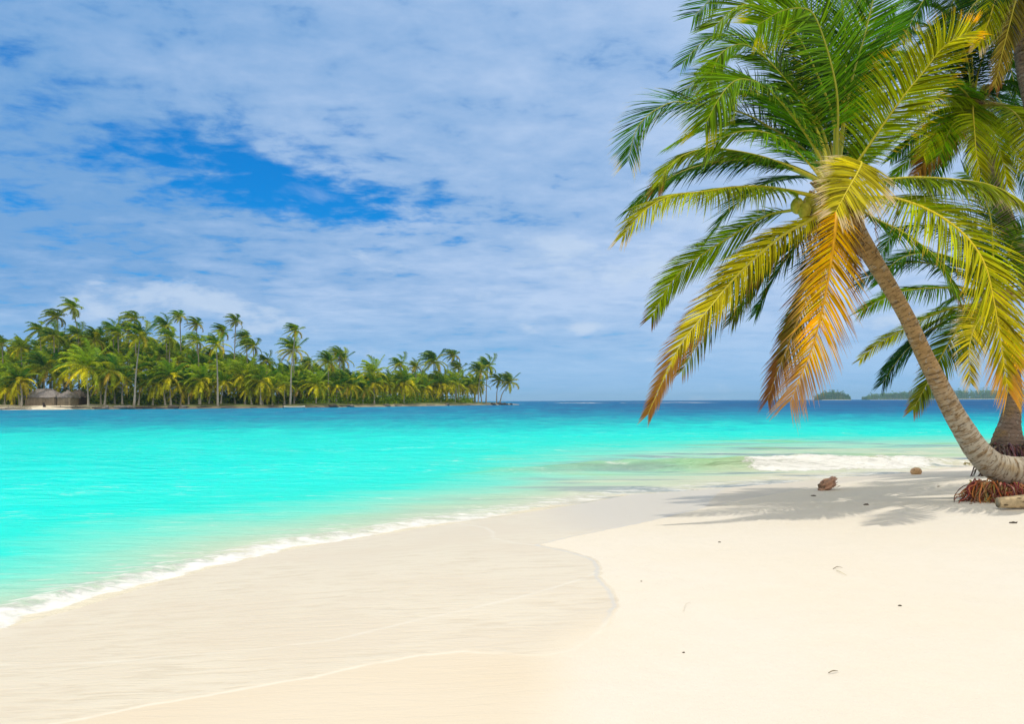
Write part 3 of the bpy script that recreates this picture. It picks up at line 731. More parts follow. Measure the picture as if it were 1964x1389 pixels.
FA([(1575, 270, .3), (1535, 190, .4), (1500, 145, .4), (1461, 104, .4), (1423, 84, .3), (1385, 100, .2), (1365, 140, .2), (1357, 172, .2)], h0=(1595, 350), L=0.66, droop=0.8, fwd=0.7, c0=GREEN, c1=MID, tipc=OLIVE, tiplen=.05, hint=(0, -.6, .7), n=88, start=.25)
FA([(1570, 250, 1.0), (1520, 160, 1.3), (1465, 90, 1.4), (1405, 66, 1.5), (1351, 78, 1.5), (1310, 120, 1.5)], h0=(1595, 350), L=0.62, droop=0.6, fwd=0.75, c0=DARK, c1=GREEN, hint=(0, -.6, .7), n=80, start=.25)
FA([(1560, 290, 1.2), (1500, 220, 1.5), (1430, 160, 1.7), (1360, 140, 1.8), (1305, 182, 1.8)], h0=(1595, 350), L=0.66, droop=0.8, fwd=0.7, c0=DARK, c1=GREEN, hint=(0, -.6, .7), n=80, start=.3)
FA([(1540, 300, -.9), (1490, 262, -1.3), (1440, 250, -1.5), (1390, 262, -1.5), (1350, 300, -1.5)], h0=(1590, 360), L=0.55, droop=1.0, fwd=0.7, c0=GREEN, c1=MID, hint=(0, -.5, .8), n=60, start=.3, miss=.1)
# top
FA([(1606, 205, -.5), (1594, 124, -.8), (1567, 40, -1.0), (1545, 16, -1.1), (1500, 20, -1.2), (1452, 48, -1.3)], h0=(1602, 340), L=0.85, droop=0.55, fwd=0.35, c0=GREEN, c1=MID, tipc=YEL, tiplen=.05, hint=(.5, -.9, .1), n=96, rib=(.36, .36, .03), ribr=.03, start=.22, wind=(-.22, 0, 0))
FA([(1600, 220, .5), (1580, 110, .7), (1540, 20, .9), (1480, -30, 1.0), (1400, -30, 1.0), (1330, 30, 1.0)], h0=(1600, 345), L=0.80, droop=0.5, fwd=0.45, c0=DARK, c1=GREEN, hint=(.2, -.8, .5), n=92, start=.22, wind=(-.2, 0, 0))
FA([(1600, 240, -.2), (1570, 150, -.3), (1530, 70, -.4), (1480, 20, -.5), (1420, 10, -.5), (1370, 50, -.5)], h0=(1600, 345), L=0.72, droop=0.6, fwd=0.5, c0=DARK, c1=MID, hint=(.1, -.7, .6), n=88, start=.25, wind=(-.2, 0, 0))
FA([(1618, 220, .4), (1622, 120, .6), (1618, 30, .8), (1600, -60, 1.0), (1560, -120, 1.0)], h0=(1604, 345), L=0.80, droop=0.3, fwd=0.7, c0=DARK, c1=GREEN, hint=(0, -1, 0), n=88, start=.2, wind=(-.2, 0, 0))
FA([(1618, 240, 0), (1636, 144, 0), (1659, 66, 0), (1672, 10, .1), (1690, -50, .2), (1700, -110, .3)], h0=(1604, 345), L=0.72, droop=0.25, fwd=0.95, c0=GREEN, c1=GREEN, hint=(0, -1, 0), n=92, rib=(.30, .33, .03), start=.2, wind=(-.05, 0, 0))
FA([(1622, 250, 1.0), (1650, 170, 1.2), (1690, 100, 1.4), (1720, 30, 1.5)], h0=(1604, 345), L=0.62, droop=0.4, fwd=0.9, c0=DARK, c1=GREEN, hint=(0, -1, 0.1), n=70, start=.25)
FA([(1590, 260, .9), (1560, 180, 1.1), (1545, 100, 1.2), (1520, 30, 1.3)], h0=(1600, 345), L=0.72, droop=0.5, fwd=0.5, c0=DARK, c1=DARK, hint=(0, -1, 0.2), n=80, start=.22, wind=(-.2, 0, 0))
# right
FA([(1645, 310, -.3), (1694, 239, -.5), (1737, 179, -.7), (1771, 138, -.8), (1800, 100, -.9), (1825, 78, -1.0), (1861, 60, -1.1)], h0=(1610, 360), L=0.66, droop=0.45, fwd=0.55, c0=MID, c1=YEL, tipc=ORANGE, tiplen=.03, hint=(-.3, -.75, .5), n=88, rib=(.55, .50, .03), ribr=.026, start=.17, wind=(-.3, 0, 0))
FA([(1635, 318, -.7), (1652, 311, -1.1), (1645, 330, -1.6), (1625, 365, -2.0), (1603, 405, -2.2)], h0=(1605, 360), L=0.66, droop=0.85, fwd=0.75, c0=YEL, c1=(.55, .50, .03), tipc=PALE, tiplen=.20, hint=(.2, -.75, .6), n=60, rib=(.70, .60, .03), start=.38, wind=(0, 0, 0), wdt=.038)
FA([(1650, 352, -.3), (1705, 344, -.6), (1760, 340, -.8), (1830, 344, -.9), (1900, 355, -1.0), (1964, 390, -1.1), (2010, 450, -1.1)], L=0.56, droop=1.5, fwd=0.25, c0=GREEN, c1=YEL, tipc=PALE, tiplen=.05, hint=(0, -.3, .95), n=92, rib=(.60, .56, .04), start=.25, wind=(0, 0, 0))
FA([(1650, 384, -.3), (1695, 377, -.7), (1754, 391, -1.0), (1810, 419, -1.2), (1857, 458, -1.3), (1889, 508, -1.4), (1905, 572, -1.4), (1917, 640, -1.4), (1933, 752, -1.4)], L=0.80, droop=0.85, fwd=0.38, c0=MID, c1=(.62, .46, .01), tipc=(.6, .32, .05), tiplen=.10, tipat=.75, hint=(.25, -.85, .6), n=120, rib=(.75, .62, .02), ribr=.026, start=.14, wind=(-.12, 0, 0), endl=.4, wdt=.036)
FA([(1640, 395, .2), (1680, 420, .5), (1740, 450, .8), (1800, 500, 1.0), (1840, 570, 1.1)], L=0.55, droop=1.1, fwd=0.6, c0=GREEN, c1=MID, tipc=BROWN, tiplen=.1, hint=(.2, -.6, .7), n=60, start=.2)
# fibre and nuts in the heart of the crown
def heart(parent, c, Y0, seed, n=260, sc=1.0):
    rr = random.Random(seed); mb = MB(); cc = at(*c, Y0)
    blob(mb, cc - Vector((0, 0, 0.05)), (0.17 * sc, 0.17 * sc, 0.24 * sc), (0.22, 0.13, 0.05), seed, 0.25)
    for i in range(n):
        a = rr.uniform(0, 6.28); e = rr.uniform(-1.2, 1.0); l_ = rr.uniform(0.14, 0.42) * sc
        d = Vector((math.cos(a) * math.cos(e), math.sin(a) * math.cos(e), math.sin(e)))
        p0 = cc + d * 0.12 * sc; p1 = p0 + d * l_ * .5 + Vector((rr.uniform(-.05, .05), 0, rr.uniform(-.03, .03))); p2 = p1 + d * l_ * .35 + Vector((rr.uniform(-.06, .06), 0, -l_ * .4))
        col = random.Random(i + seed).choice([(0.30, 0.17, 0.07), (0.45, 0.33, 0.18), (0.16, 0.08, 0.04), (0.5, 0.40, 0.2)])
        tube(mb, [p0, p1, p2], [0.006, 0.005, 0.002], 5, 4, col=col, seed=i)
    for i in range(16):                       # stumps of old leaf stalks
        a = i * 2.4; d = Vector((math.cos(a), math.sin(a), 0.15 + 0.5 * rr.random())).normalized()
        tube(mb, [cc - Vector((0, 0, .22 * sc)), cc + d * .16 * sc, cc + d * .36 * sc + Vector((0, 0, .1))], [.05 * sc, .04 * sc, .015], 6, 6, col=rr.choice([(.35, .30, .08), (.28, .18, .07)]), seed=i)
    return mb.build('crown_fibre', M_fibre, parent, origin=O)
def nuts(parent, spots, Y0, r, col, seed):
    for i, (px, py, dy) in enumerate(spots):
        mb = MB(); c_ = at(px, py, Y0 + dy)
        blob(mb, c_, (r * .85, r * .85, r * 1.1), col, seed + i, 0.05, 14, 10)
        tube(mb, [c_ + Vector((0, 0, r * .9)), c_ + Vector((.02, .03, r * 1.6))], [.018, .012], 2, 5, col=(.35, .3, .08))
        mb.build('coconut', M_nut, parent, origin=O)
heart(pa, (1602, 385), YA, 3, 340)
nuts(pa, [(1529, 395, -.25), (1543, 404, -.3), (1552, 390, -.1), (1648, 398, -.25), (1570, 408, -.3)], YA, 0.10, (0.36, 0.34, 0.03), 60)

def filler(parent, c, Y0, n, seed, azr=(20, 160), elr=(25, 80), ln=3.1, L=.62, cols=((DARK, GREEN), (DARK, DARK), (GREEN, MID)), wind=.10, back=.25):
    rr = random.Random(seed)
    for i in range(n):
        a = R(azr[0] + (azr[1] - azr[0]) * (i + rr.random()) / n); e = R(rr.uniform(*elr)); d = Vector((math.cos(a) * math.cos(e), math.sin(a) * math.cos(e), math.sin(e)))
        p = at(c[0], c[1], Y0 + back); pts = [p.copy()]
        for k in range(7):
            d = (d + Vector((-wind, 0, -.10 - .045 * k))).normalized(); p = p + d * ln * rr.uniform(.92, 1.05) / 7; pts.append(p.copy())
        cc = rr.choice(cols)
        make_frond(parent, pts, L=L, n=62, droop=rr.uniform(.6, 1.1), fwd=.65, c0=cc[0], c1=cc[1], hint=(0, -.4, .9), seed=seed * 31 + i, origin=O, start=.22, miss=.08, ragged=.25, rib=(.40, .38, .04))
filler(pa, (1600, 365), YA, 7, 41, (35, 175), (35, 82))
filler(pa, (1604, 400), YA, 4, 42, (60, 170), (-25, 5), 2.2, .5, ((DARK, GREEN), (GREEN, OLIVE)))
# withered threads and torn leaf bits under the crown
mb = MB(); rr = random.Random(77)
for i in range(420):
    p0 = at(rr.gauss(1608, 26), rr.uniform(400, 470), YA + rr.uniform(-.25, .35)); l_ = rr.uniform(.10, .38)
    p1 = p0 + Vector((rr.uniform(-.1, .1), rr.uniform(-.08, .08), -l_ * .5)); p2 = p1 + Vector((rr.uniform(-.12, .12), 0, -l_ * .5))
    tube(mb, [p0, p1, p2], [.007, .005, .0015], 4, 4, col=rr.choice([(.34, .19, .08), (.20, .11, .05), (.52, .38, .20), (.14, .08, .05)]), seed=i)
mb.build('dry_leaf_fringe', M_fibre, pa, origin=O)

# ---- palm C: the short palm behind
YC = 13.6
baseC = at(1925, 878, YC); baseC.z = zg(baseC.x, baseC.y)
O = baseC
pc = thing('palm_tree', 'short coconut palm with dark flared root base standing behind the leaning trunk', 'palm tree', baseC)
curve_trunk(pc, [(1938, 905), (1934, 868), (1934, 835), (1940, 795), (1946, 760), (1945, 715), (1935, 655), (1918, 600), (1908, 570)], YC, [96, 64, 39, 27, 22, 20, 20, 21, 26], M_trunk2, ring=.06)
root_mass(pc, (at(1895, 858, YC - 0.1), at(1975, 856, YC - .1)), YC, 420, [(0.22, 0.13, 0.11), (0.32, 0.20, 0.16), (0.11, 0.07, 0.06)], 0.42, 9, 0.012)
def FC(pts, **k):
    pts = [(1910, 580, 0)] + list(pts); k.setdefault('seed', int(pts[-1][0] * 5 + pts[-1][1])); k.setdefault('origin', O)
    return make_frond(pc, P(pts, YC), **k)
FC([(1860, 555, -.3), (1810, 552, -.5), (1740, 557, -.6), (1690, 575, -.7), (1650, 598, -.7)], L=0.55, droop=1.1, fwd=.7, c0=GREEN, c1=MID, hint=up, n=66)
FC([(1841, 588, .3), (1786, 606, .4), (1730, 634, .5), (1679, 664, .5), (1650, 690, .5)], L=0.40, droop=.9, fwd=.9, c0=MID, c1=YEL, hint=up, n=60)
FC([(1860, 605, -.2), (1833, 637, -.3), (1806, 682, -.4), (1776, 740, -.4), (1751, 786, -.4)], L=0.50, droop=.9, fwd=.8, c0=GREEN, c1=OLIVE, tipc=BROWN, tiplen=.05, hint=(0, -.8, .5), n=66)
FC([(1870, 520, -.5), (1820, 492, -.8), (1770, 485, -1), (1720, 500, -1.1), (1690, 540, -1.1)], L=0.62, droop=1.1, fwd=.6, c0=DARK, c1=GREEN, hint=up, n=70)
FC([(1880, 500, .4), (1830, 450, .6), (1770, 432, .7), (1720, 445, .7), (1690, 485, .7)], L=0.60, droop=1.0, fwd=.6, c0=DARK, c1=GREEN, hint=up, n=70)
FC([(1890, 500, .1), (1860, 430, .1), (1810, 400, .1), (1760, 405, .1)], L=0.62, droop=.9, fwd=.6, c0=DARK, c1=GREEN, hint=up, n=60)
FC([(1905, 500, .1), (1900, 420, .1), (1880, 360, .1), (1850, 330, .1)], L=0.60, droop=.7, fwd=.6, c0=DARK, c1=MID, hint=(0, -1, .2), n=60)
FC([(1925, 520, .1), (1945, 460, .1), (1985, 420, .1)], L=0.60, droop=.9, fwd=.6, c0=GREEN, c1=MID, hint=up, n=50)
FC([(1950, 560, 0), (1990, 575, 0), (2020, 620, 0)], L=0.55, droop=1.2, fwd=.5, c0=YEL, c1=PALE, tipc=BROWN, tiplen=.2, hint=up, n=50)
FC([(1880, 610, -.7), (1862, 650, -1), (1858, 700, -1.1), (1862, 735, -1.1)], L=0.50, droop=1.0, fwd=.5, c0=YEL, c1=(.5, .4, .03), tipc=PALE, tiplen=.18, hint=(0, -1, .3), n=50)
FC([(1930, 615, -.3), (1945, 660, -.3), (1952, 705, -.3)], L=0.45, droop=1.0, fwd=.6, c0=YEL, c1=ORANGE, tipc=PALE, tiplen=.15, hint=(0, -1, .3), n=44)
FC([(1890, 560, .9), (1850, 560, 1.3), (1800, 590, 1.6)], L=0.5, droop=1.1, fwd=.6, c0=DARK, c1=GREEN, hint=up, n=50)
filler(pc, (1910, 580), YC, 5, 51, (0, 180), (-5, 60), 2.6)
heart(pc, (1910, 582), YC, 13, 120, .9)

# ---- palm B: tall palm, crown at upper right
YB = 14.6
baseB = at(2020, 880, YB); baseB.z = zg(baseB.x, baseB.y)
O = baseB
pb = thing('palm_tree', 'tall coconut palm with its crown at upper right and trunk curving past the right edge', 'palm tree', baseB)
curve_trunk(pb, [(2022, 905), (2022, 850), (2020, 780), (2012, 680), (1992, 590), (1958, 500), (1925, 410), (1895, 310), (1868, 200)], YB, [50, 38, 32, 31, 31, 31, 30, 30, 32], M_trunk2)
def FB(pts, **k):
    pts = [(1866, 195, 0)] + list(pts); k.setdefault('seed', int(pts[-1][0] * 7 + pts[-1][1])); k.setdefault('origin', O)
    k.setdefault('n', 66)
    return make_frond(pb, P(pts, YB), **k)
FB([(1838, 183, -.5), (1811, 183, -.9), (1783, 190, -1.2), (1755, 215, -1.4)], L=.62, droop=1.3, fwd=.5, c0=MID, c1=YEL, hint=up)
FB([(1866, 210, -1), (1869, 250, -1.5), (1873, 295, -1.7), (1880, 338, -1.7)], L=.62, droop=.8, fwd=.6, c0=MID, c1=YEL, hint=(0, -1, .3), rib=(.75, .6, .03), start=.06, wind=(0, 0, 0), n=80)
FB([(1892, 225, -.8), (1910, 268, -1.1), (1925, 315, -1.2), (1933, 358, -1.2)], L=.52, droop=.9, fwd=.7, c0=MID, c1=YEL, hint=(0, -1, .3), wind=(0, 0, 0))
FB([(1845, 225, -.2), (1815, 260, -.3), (1785, 295, -.3), (1755, 340, -.3)], L=.52, droop=.8, fwd=.9, c0=(.33, .15, .04), c1=(.45, .22, .04), tipc=BROWN, hint=(0, -1, .3), rib=(.45, .3, .05), miss=.1)
FB([(1845, 215, .3), (1803, 228, .4), (1755, 262, .5), (1708, 305, .5)], L=.50, droop=1.3, fwd=.5, c0=DARK, c1=GREEN, hint=up)
FB([(1840, 235, 0), (1800, 262, 0), (1745, 305, 0), (1705, 350, 0)], L=.45, droop=1.0, fwd=.8, c0=GREEN, c1=MID, hint=up)
FB([(1840, 160, .4), (1800, 135, .7), (1745, 108, .8), (1700, 95, .8), (1655, 108, .8)], L=.60, droop=1.2, fwd=.5, c0=MID, c1=YEL, tipc=PALE, tiplen=.1, hint=up)
FB([(1850, 130, .3), (1820, 75, .5), (1780, 48, .6), (1730, 40, .6), (1700, 70, .6)], L=.66, droop=1.0, fwd=.6, c0=DARK, c1=GREEN, hint=up)
FB([(1858, 130, -.2), (1840, 70, -.3), (1810, 20, -.4), (1760, 0, -.4)], L=.66, droop=.9, fwd=.6, c0=DARK, c1=GREEN, hint=up)
FB([(1864, 120, 0), (1862, 60, 0), (1875, -10, 0), (1900, -60, 0)], L=.62, droop=.6, fwd=.7, c0=DARK, c1=GREEN, hint=(0, -1, .2))
FB([(1878, 130, 0), (1900, 80, 0), (1940, 40, 0), (1990, 30, 0)], L=.62, droop=1.0, fwd=.6, c0=DARK, c1=MID, hint=up)
FB([(1890, 175, -.3), (1925, 155, -.5), (1965, 160, -.6), (2010, 190, -.6)], L=.60, droop=1.2, fwd=.5, c0=DARK, c1=GREEN, hint=up)
FB([(1895, 200, .2), (1930, 205, .3), (1970, 235, .4), (2010, 290, .4)], L=.60, droop=1.2, fwd=.5, c0=DARK, c1=GREEN, hint=up)
FB([(1890, 215, .6), (1925, 250, .9), (1955, 310, 1), (1975, 380, 1)], L=.60, droop=1.0, fwd=.6, c0=DARK, c1=GREEN, hint=(0, -.8, .5))
FB([(1850, 215, 1.0), (1815, 260, 1.4), (1790, 320, 1.6), (1775, 380, 1.6)], L=.60, droop=1.0, fwd=.6, c0=DARK, c1=GREEN, hint=(0, -.8, .5))
FB([(1870, 230, 1.0), (1880, 300, 1.2), (1895, 380, 1.3), (1905, 440, 1.3)], L=.60, droop=.9, fwd=.6, c0=DARK, c1=GREEN, hint=(0, -.9, .3))
FB([(1845, 170, -1), (1815, 150, -1.6), (1785, 150, -2.0), (1760, 175, -2.2)], L=.60, droop=1.0, fwd=.6, c0=GREEN, c1=MID, hint=up)
filler(pb, (1866, 195), YB, 12, 61, (-30, 210), (0, 78), 3.1)
filler(pb, (1866, 205), YB, 4, 62, (200, 340), (-10, 30), 2.6, .6, ((GREEN, MID), (MID, YEL)), back=0)
heart(pb, (1866, 200), YB, 23, 160, 1.0)
nuts(pb, [(1835, 222, -.4), (1848, 232, -.4), (1826, 236, -.2), (1880, 226, -.4)], YB, .12, (0.10, 0.09, 0.03), 80)

# ---- palm D: top right corner
YD = 13.0
baseD = at(2120, 900, YD); baseD.z = zg(baseD.x, baseD.y)
O = baseD
pd = thing('palm_tree', 'coconut palm in the top right corner, only hanging fronds and some brown trunk showing', 'palm tree', baseD)
curve_trunk(pd, [(2122, 920), (2110, 800), (2080, 600), (2030, 400), (1985, 220), (1963, 110), (1965, 20), (1985, -45)], YD, [46, 36, 32, 31, 30, 30, 30, 32], M_trunk2)
def FD(pts, **k):
    pts = [(1985, -50, 0)] + list(pts); k.setdefault('seed', int(pts[-1][0] * 9 + pts[-1][1])); k.setdefault('origin', O); k.setdefault('n', 66)
    return make_frond(pd, P(pts, YD), **k)
FD([(1945, -60, -.4), (1915, -20, -.7), (1898, 35, -.8), (1876, 88, -.8)], L=.52, droop=.8, fwd=.9, c0=MID, c1=YEL, tipc=PALE, tiplen=.08, hint=(0, -.9, .3), rib=(.75, .6, .03))
FD([(1955, -20, -.3), (1935, 50, -.5), (1920, 110, -.5), (1908, 165, -.5)], L=.42, droop=.7, fwd=1.1, c0=OLIVE, c1=(.35, .25, .04), tipc=BROWN, hint=(0, -.9, .3))
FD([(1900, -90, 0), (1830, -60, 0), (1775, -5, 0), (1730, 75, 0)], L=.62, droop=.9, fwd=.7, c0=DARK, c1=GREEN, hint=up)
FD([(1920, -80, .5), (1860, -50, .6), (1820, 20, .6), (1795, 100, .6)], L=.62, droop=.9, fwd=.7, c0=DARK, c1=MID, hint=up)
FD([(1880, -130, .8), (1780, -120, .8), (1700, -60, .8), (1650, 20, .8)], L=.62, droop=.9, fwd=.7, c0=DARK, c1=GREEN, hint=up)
FD([(1995, 0, -.2), (2000, 60, -.3), (1990, 120, -.3)], L=.6, droop=.9, fwd=.6, c0=OLIVE, c1=BROWN, hint=(0, -1, .3))
FD([(1950, -40, .6), (1925, 10, .9), (1930, 90, 1.0), (1950, 180, 1.0)], L=.55, droop=.9, fwd=.7, c0=DARK, c1=GREEN, hint=(0, -1, .3))
filler(pd, (1985, -50), YD, 8, 71, (60, 260), (-20, 50), 3.0)
heart(pd, (1985, -48), YD, 33, 120, 1.0)

# ------------------------------------------------------------------ things lying on the near beach
def small(name, label, cat, pos, mb, m, group=None):
    o = mb.build(name, m, None, origin=pos); tag(o, label, cat, group); return o
# husk
g = ground(1587, 940); mb = MB()
rot = Matrix.Rotation(R(22), 3, 'Z') @ Matrix.Rotation(R(-28), 3, 'Y')
blob(mb, g + Vector((0, 0, .085)), (.155, .095, .085), (0.50, 0.29, 0.20), 4, 0.30, 26, 18, 4.0, rot)
blob(mb, g + Vector((.085, 0, .155)), (.065, .05, .04), (0.58, 0.36, 0.28), 5, 0.35, 16, 10, 5.0, rot)
blob(mb, g + Vector((-.09, -.03, .06)), (.06, .06, .055), (0.22, 0.14, 0.09), 6, 0.35, 16, 10, 5.0, rot)
for i in range(40):
    rr = random.Random(i); a = rr.uniform(0, 6.28); p0 = g + Vector((rr.uniform(-.12, .14), rr.uniform(-.09, .02), rr.uniform(.05, .16)))
    tube(mb, [p0, p0 + Vector((rr.uniform(-.05, .05), -.03, rr.uniform(-.04, .04)))], [.006, .003], 2, 4, col=rr.choice([(.45, .28, .18), (.2, .09, .06), (.32, .20, .15)]))
small('coconut_husk', 'torn reddish brown coconut husk lying at the edge of the palm shadow', 'coconut husk', g, mb, M_nut)
g = ground(1757, 910); mb = MB()
blob(mb, g + Vector((0, 0, .055)), (.112, .10, .085), (0.58, 0.36, 0.19), 8, 0.06, 24, 16, 2.0)
for k in range(3):
    a = 2.1 * k; c_ = g + Vector((-.055 + .02 * math.cos(a), -.075, .075 + .02 * math.sin(a)))
    blob(mb, c_, (.008, .008, .008), (0.06, .04, .03), k, 0.0, 6, 4)
small('coconut', 'round tan fallen coconut sitting on the sand near the water behind the husk', 'coconut', g, mb, M_nut)
# sawn log
g = ground(1914, 978); g2 = g + Vector((1.5, .12, 0)); mb = MB(); g.z = zg(g.x, g.y)
tube(mb, [g + Vector((0.02, 0, .082)), g + Vector((.06, 0, .085)), g.lerp(g2, .5) + Vector((0, 0, .10)), g2 + Vector((0, 0, .09))], [.062, .088, .094, .092], 44, 22, col=(0.55, 0.43, 0.27), rough=.03)
for i, (u_, v_) in enumerate([(.21, .06), (.27, .02), (.05, -.02)]):
    blob(mb, g + Vector((u_, -.083, .085 + v_)), (.03, .012, .007), (.10, .07, .04), i, .2, 8, 5)
small('driftwood_log', 'smooth cream coloured driftwood log in front of the red palm roots at the right edge', 'log', g, mb, M_wood)
# debris
def scrap(px, py, size, label, col=(0.09, 0.06, 0.04), seed=0, name='leaf_scrap', group='bits of dark litter on the sand'):
    g = ground(px, py); mb = MB(); rr = random.Random(seed)
    a = rr.uniform(-.4, .4); ex = Vector((math.cos(a), math.sin(a), 0)); ey = Vector((-math.sin(a), math.cos(a), 0))
    K = 8; vs = []; fs = []
    for k in range(K + 1):
        t = k / K - .5; wd_ = .28 * size * (1 - (2 * t) ** 2) ** .5 * rr.uniform(.7, 1.2) + .002
        z = .004 + .10 * size * (1 - (2 * t) ** 2) + rr.uniform(0, .06) * size
        c_ = g + ex * t * size + Vector((0, 0, z + 0.0))
        vs += [c_ + ey * wd_ + Vector((0, 0, -z * .7)), c_ + Vector((0, 0, .03 * size)), c_ - ey * wd_ + Vector((0, 0, -z * .8)), c_ + Vector((0, 0, -z))]
    for k in range(K):
        for j in range(4):
            b = k * 4 + j; c2 = k * 4 + (j + 1) % 4
            fs.append((b, c2, c2 + 4, b + 4))
    mb.add(vs, fs, col)
    for i in range(1 if size > .05 else 0):
        p0 = g + ex * size * (.4 - .8 * i) + Vector((0, 0, .01)); tube(mb, [p0, p0 + Vector((rr.uniform(-.5, .5) * size, rr.uniform(-.3, .3) * size, .1 * size))], [.004, .002], 2, 4, col=col)
    o = small(name, label, 'litter', g, mb, M_scrap, group); return o
scrap(1560, 952, .075, 'small black scrap of shell and leaf just below the coconut husk', seed=1)
scrap(1661, 969, .085, 'flat dark leaf scrap in the middle of the palm shadow', (.10, .075, .05), seed=2)
scrap(1943, 1004, .08, 'dark oval leaf scrap on the sand below the cream log', (.06, .05, .04), seed=3)
scrap(1380, 1041, .028, 'tiny dark speck on bright sand left of the palm shadow', (.08, .07, .05), seed=4)
scrap(1726, 1163, .024, 'tiny round dark bit alone on the bright right hand sand', (.07, .06, .04), seed=5)
scrap(1311, 1253, .014, 'pinhead dark fleck low on the sand right of the wet edge', (.12, .10, .07), seed=6)
scrap(1230, 1116, .013, 'pinhead fleck on dry sand beside the rounded wet edge', (.18, .15, .10), seed=7)
scrap(1842, 962, .06, 'dark chip on shaded sand left of the red palm roots', (.10, .08, .05), seed=8)
scrap(1862, 967, .04, 'small pale brown chip beside the red palm roots', (.25, .17, .12), seed=9)
scrap(1800, 934, .04, 'small chip at the far side of the palm shadow', (.16, .12, .08), seed=10)
def twig(pts, label, col, r=.0035):
    w_ = [ground(*p) + Vector((0, 0, .006 + .008 * (i % 2))) for i, p in enumerate(pts)]; mb = MB()
    tube(mb, w_, [r, r * 1.2, r * .5], 8, 5, col=col); return small('twig', label, 'twig', w_[0], mb, M_wood, 'twigs on the sand')
twig([(1589, 1294), (1597, 1293), (1607, 1290)], 'thin curved grey twig low on the bright sand', (.30, .26, .19), .0025)
twig([(1598, 1093), (1606, 1091), (1616, 1091)], 'dark straight twig on the sand in front of the palm shadow', (.20, .16, .10), .0025)
twig([(1604, 1096), (1612, 1101), (1624, 1106)], 'pale green and tan leaf stalk lying beside the dark twig', (.50, .45, .25), .0018)
twig([(1311, 1175), (1316, 1163), (1326, 1158)], 'faint pale bent twig right of the rounded wet edge', (.55, .49, .38), .001)
# sea grass wrack by the water, left of the roots
mb = MB(); rr = random.Random(3)
for i in range(260):
    g = ground(rr.gauss(1838, 8), rr.uniform(892.5, 895)); l_ = rr.uniform(.05, .16); a = rr.uniform(-.6, .6); h_ = rr.uniform(0.01, .10) * math.exp(-((g.x - 10.6) / .5) ** 2)
    tube(mb, [g + Vector((0, 0, h_ * .5)), g + Vector((l_ * .5 * math.cos(a), 0, h_ + .02)), g + Vector((l_ * math.cos(a), l_ * math.sin(a), h_ * .3))], [.006, .008, .003], 4, 4, col=rr.choice([(.30, .24, .10), (.22, .24, .08), (.42, .36, .2)]))
small('seaweed_heap', 'low tangle of brown green seaweed washed up left of the leaning trunk', 'seaweed', ground(1838, 894), mb, M_scrap)

# ------------------------------------------------------------------ the palm island on the left
def shore_px(px):                              # depth of the island's shore below each photo column
    return np.interp(px, [-500, 0, 250, 500, 750, 900, 960, 1000], [180, 186, 193, 203, 240, 285, 312, 330])
def top_env(px): return np.interp(px, [-300, 0, 60, 110, 200, 300, 400, 480, 560, 650, 700, 800, 900, 940], [665, 668, 655, 640, 642, 648, 668, 690, 696, 702, 722, 724, 728, 735])
def isl(px, Y, z=0.0):
    d = ray(px, 770); return Vector((d.x / d.y * Y, Y, z))
mb = MB(); NP = 130; NJ = 14; grid = []
widths_px = [-500, 0, 700, 850, 930, 975, 996]; wid = [110, 110, 80, 50, 26, 14, 3]
for i in range(NP + 1):
    px = -500 + (996 + 500) * (i / NP); Y0 = float(shore_px(px)) + 1.2 * math.sin(px * .05) + .7 * math.sin(px * .13 + 1)
    W = float(np.interp(px, widths_px, wid))
    for j in range(NJ + 1):
        t = (j / NJ) ** 2.0
        Y = Y0 + W * t; dd = W * t
        z = -0.35 + 1.35 * min(1, dd / 5.0) ** .75 if dd < 5 else 1.0 + 0.25 * math.sin(px * .03 + dd * .2)
        if j >= NJ - 1: z = -0.4 if j == NJ else 0.5
        if px > 940: z *= max(0.25, 1 - (px - 940) / 75)
        sandy = max(0, 1 - max(0, px - 150) / 70) if dd < 13 else 0
        c_ = lerp3((0.12, 0.15, 0.035), (0.70, 0.64, 0.52), sandy)
        if dd < 3.2 and px > 190: c_ = (0.20, 0.17, 0.12) if px < 640 else (0.30, 0.27, 0.18)
        if px > 930 and dd < 5: c_ = (.38, .34, .26)
        v = isl(px, Y, z); mb.v.append(v); mb.c.append(c_); mb.a.append(0.0)
for i in range(NP):
    for j in range(NJ):
        a = i * (NJ + 1) + j; mb.f.append((a, a + NJ + 1, a + NJ + 2, a + 1))
def island_mat():
    m, t = mat('island_soil')
    P_ = t.new('ShaderNodeNewGeometry').outputs['Position']
    n = t.noise(P_, 0.8, 6, 0.65); k = t.mr(n, .3, .7, .75, 1.25, False)
    col = t.mix(1.0, t.attr('col', 'Color'), t.new('ShaderNodeCombineXYZ', {0: k, 1: k, 2: k}).outputs[0], 'MULTIPLY')
    p = t.new('ShaderNodeBsdfPrincipled', {'Base Color': col, 'Roughness': .95, 'Normal': t.bump(n, .6, .3)}); finish(t, p.outputs[0]); return m
M_isl = island_mat()
tag(mb.build('island_ground', M_isl), 'low sandy and grassy palm island across the lagoon', kind='structure')

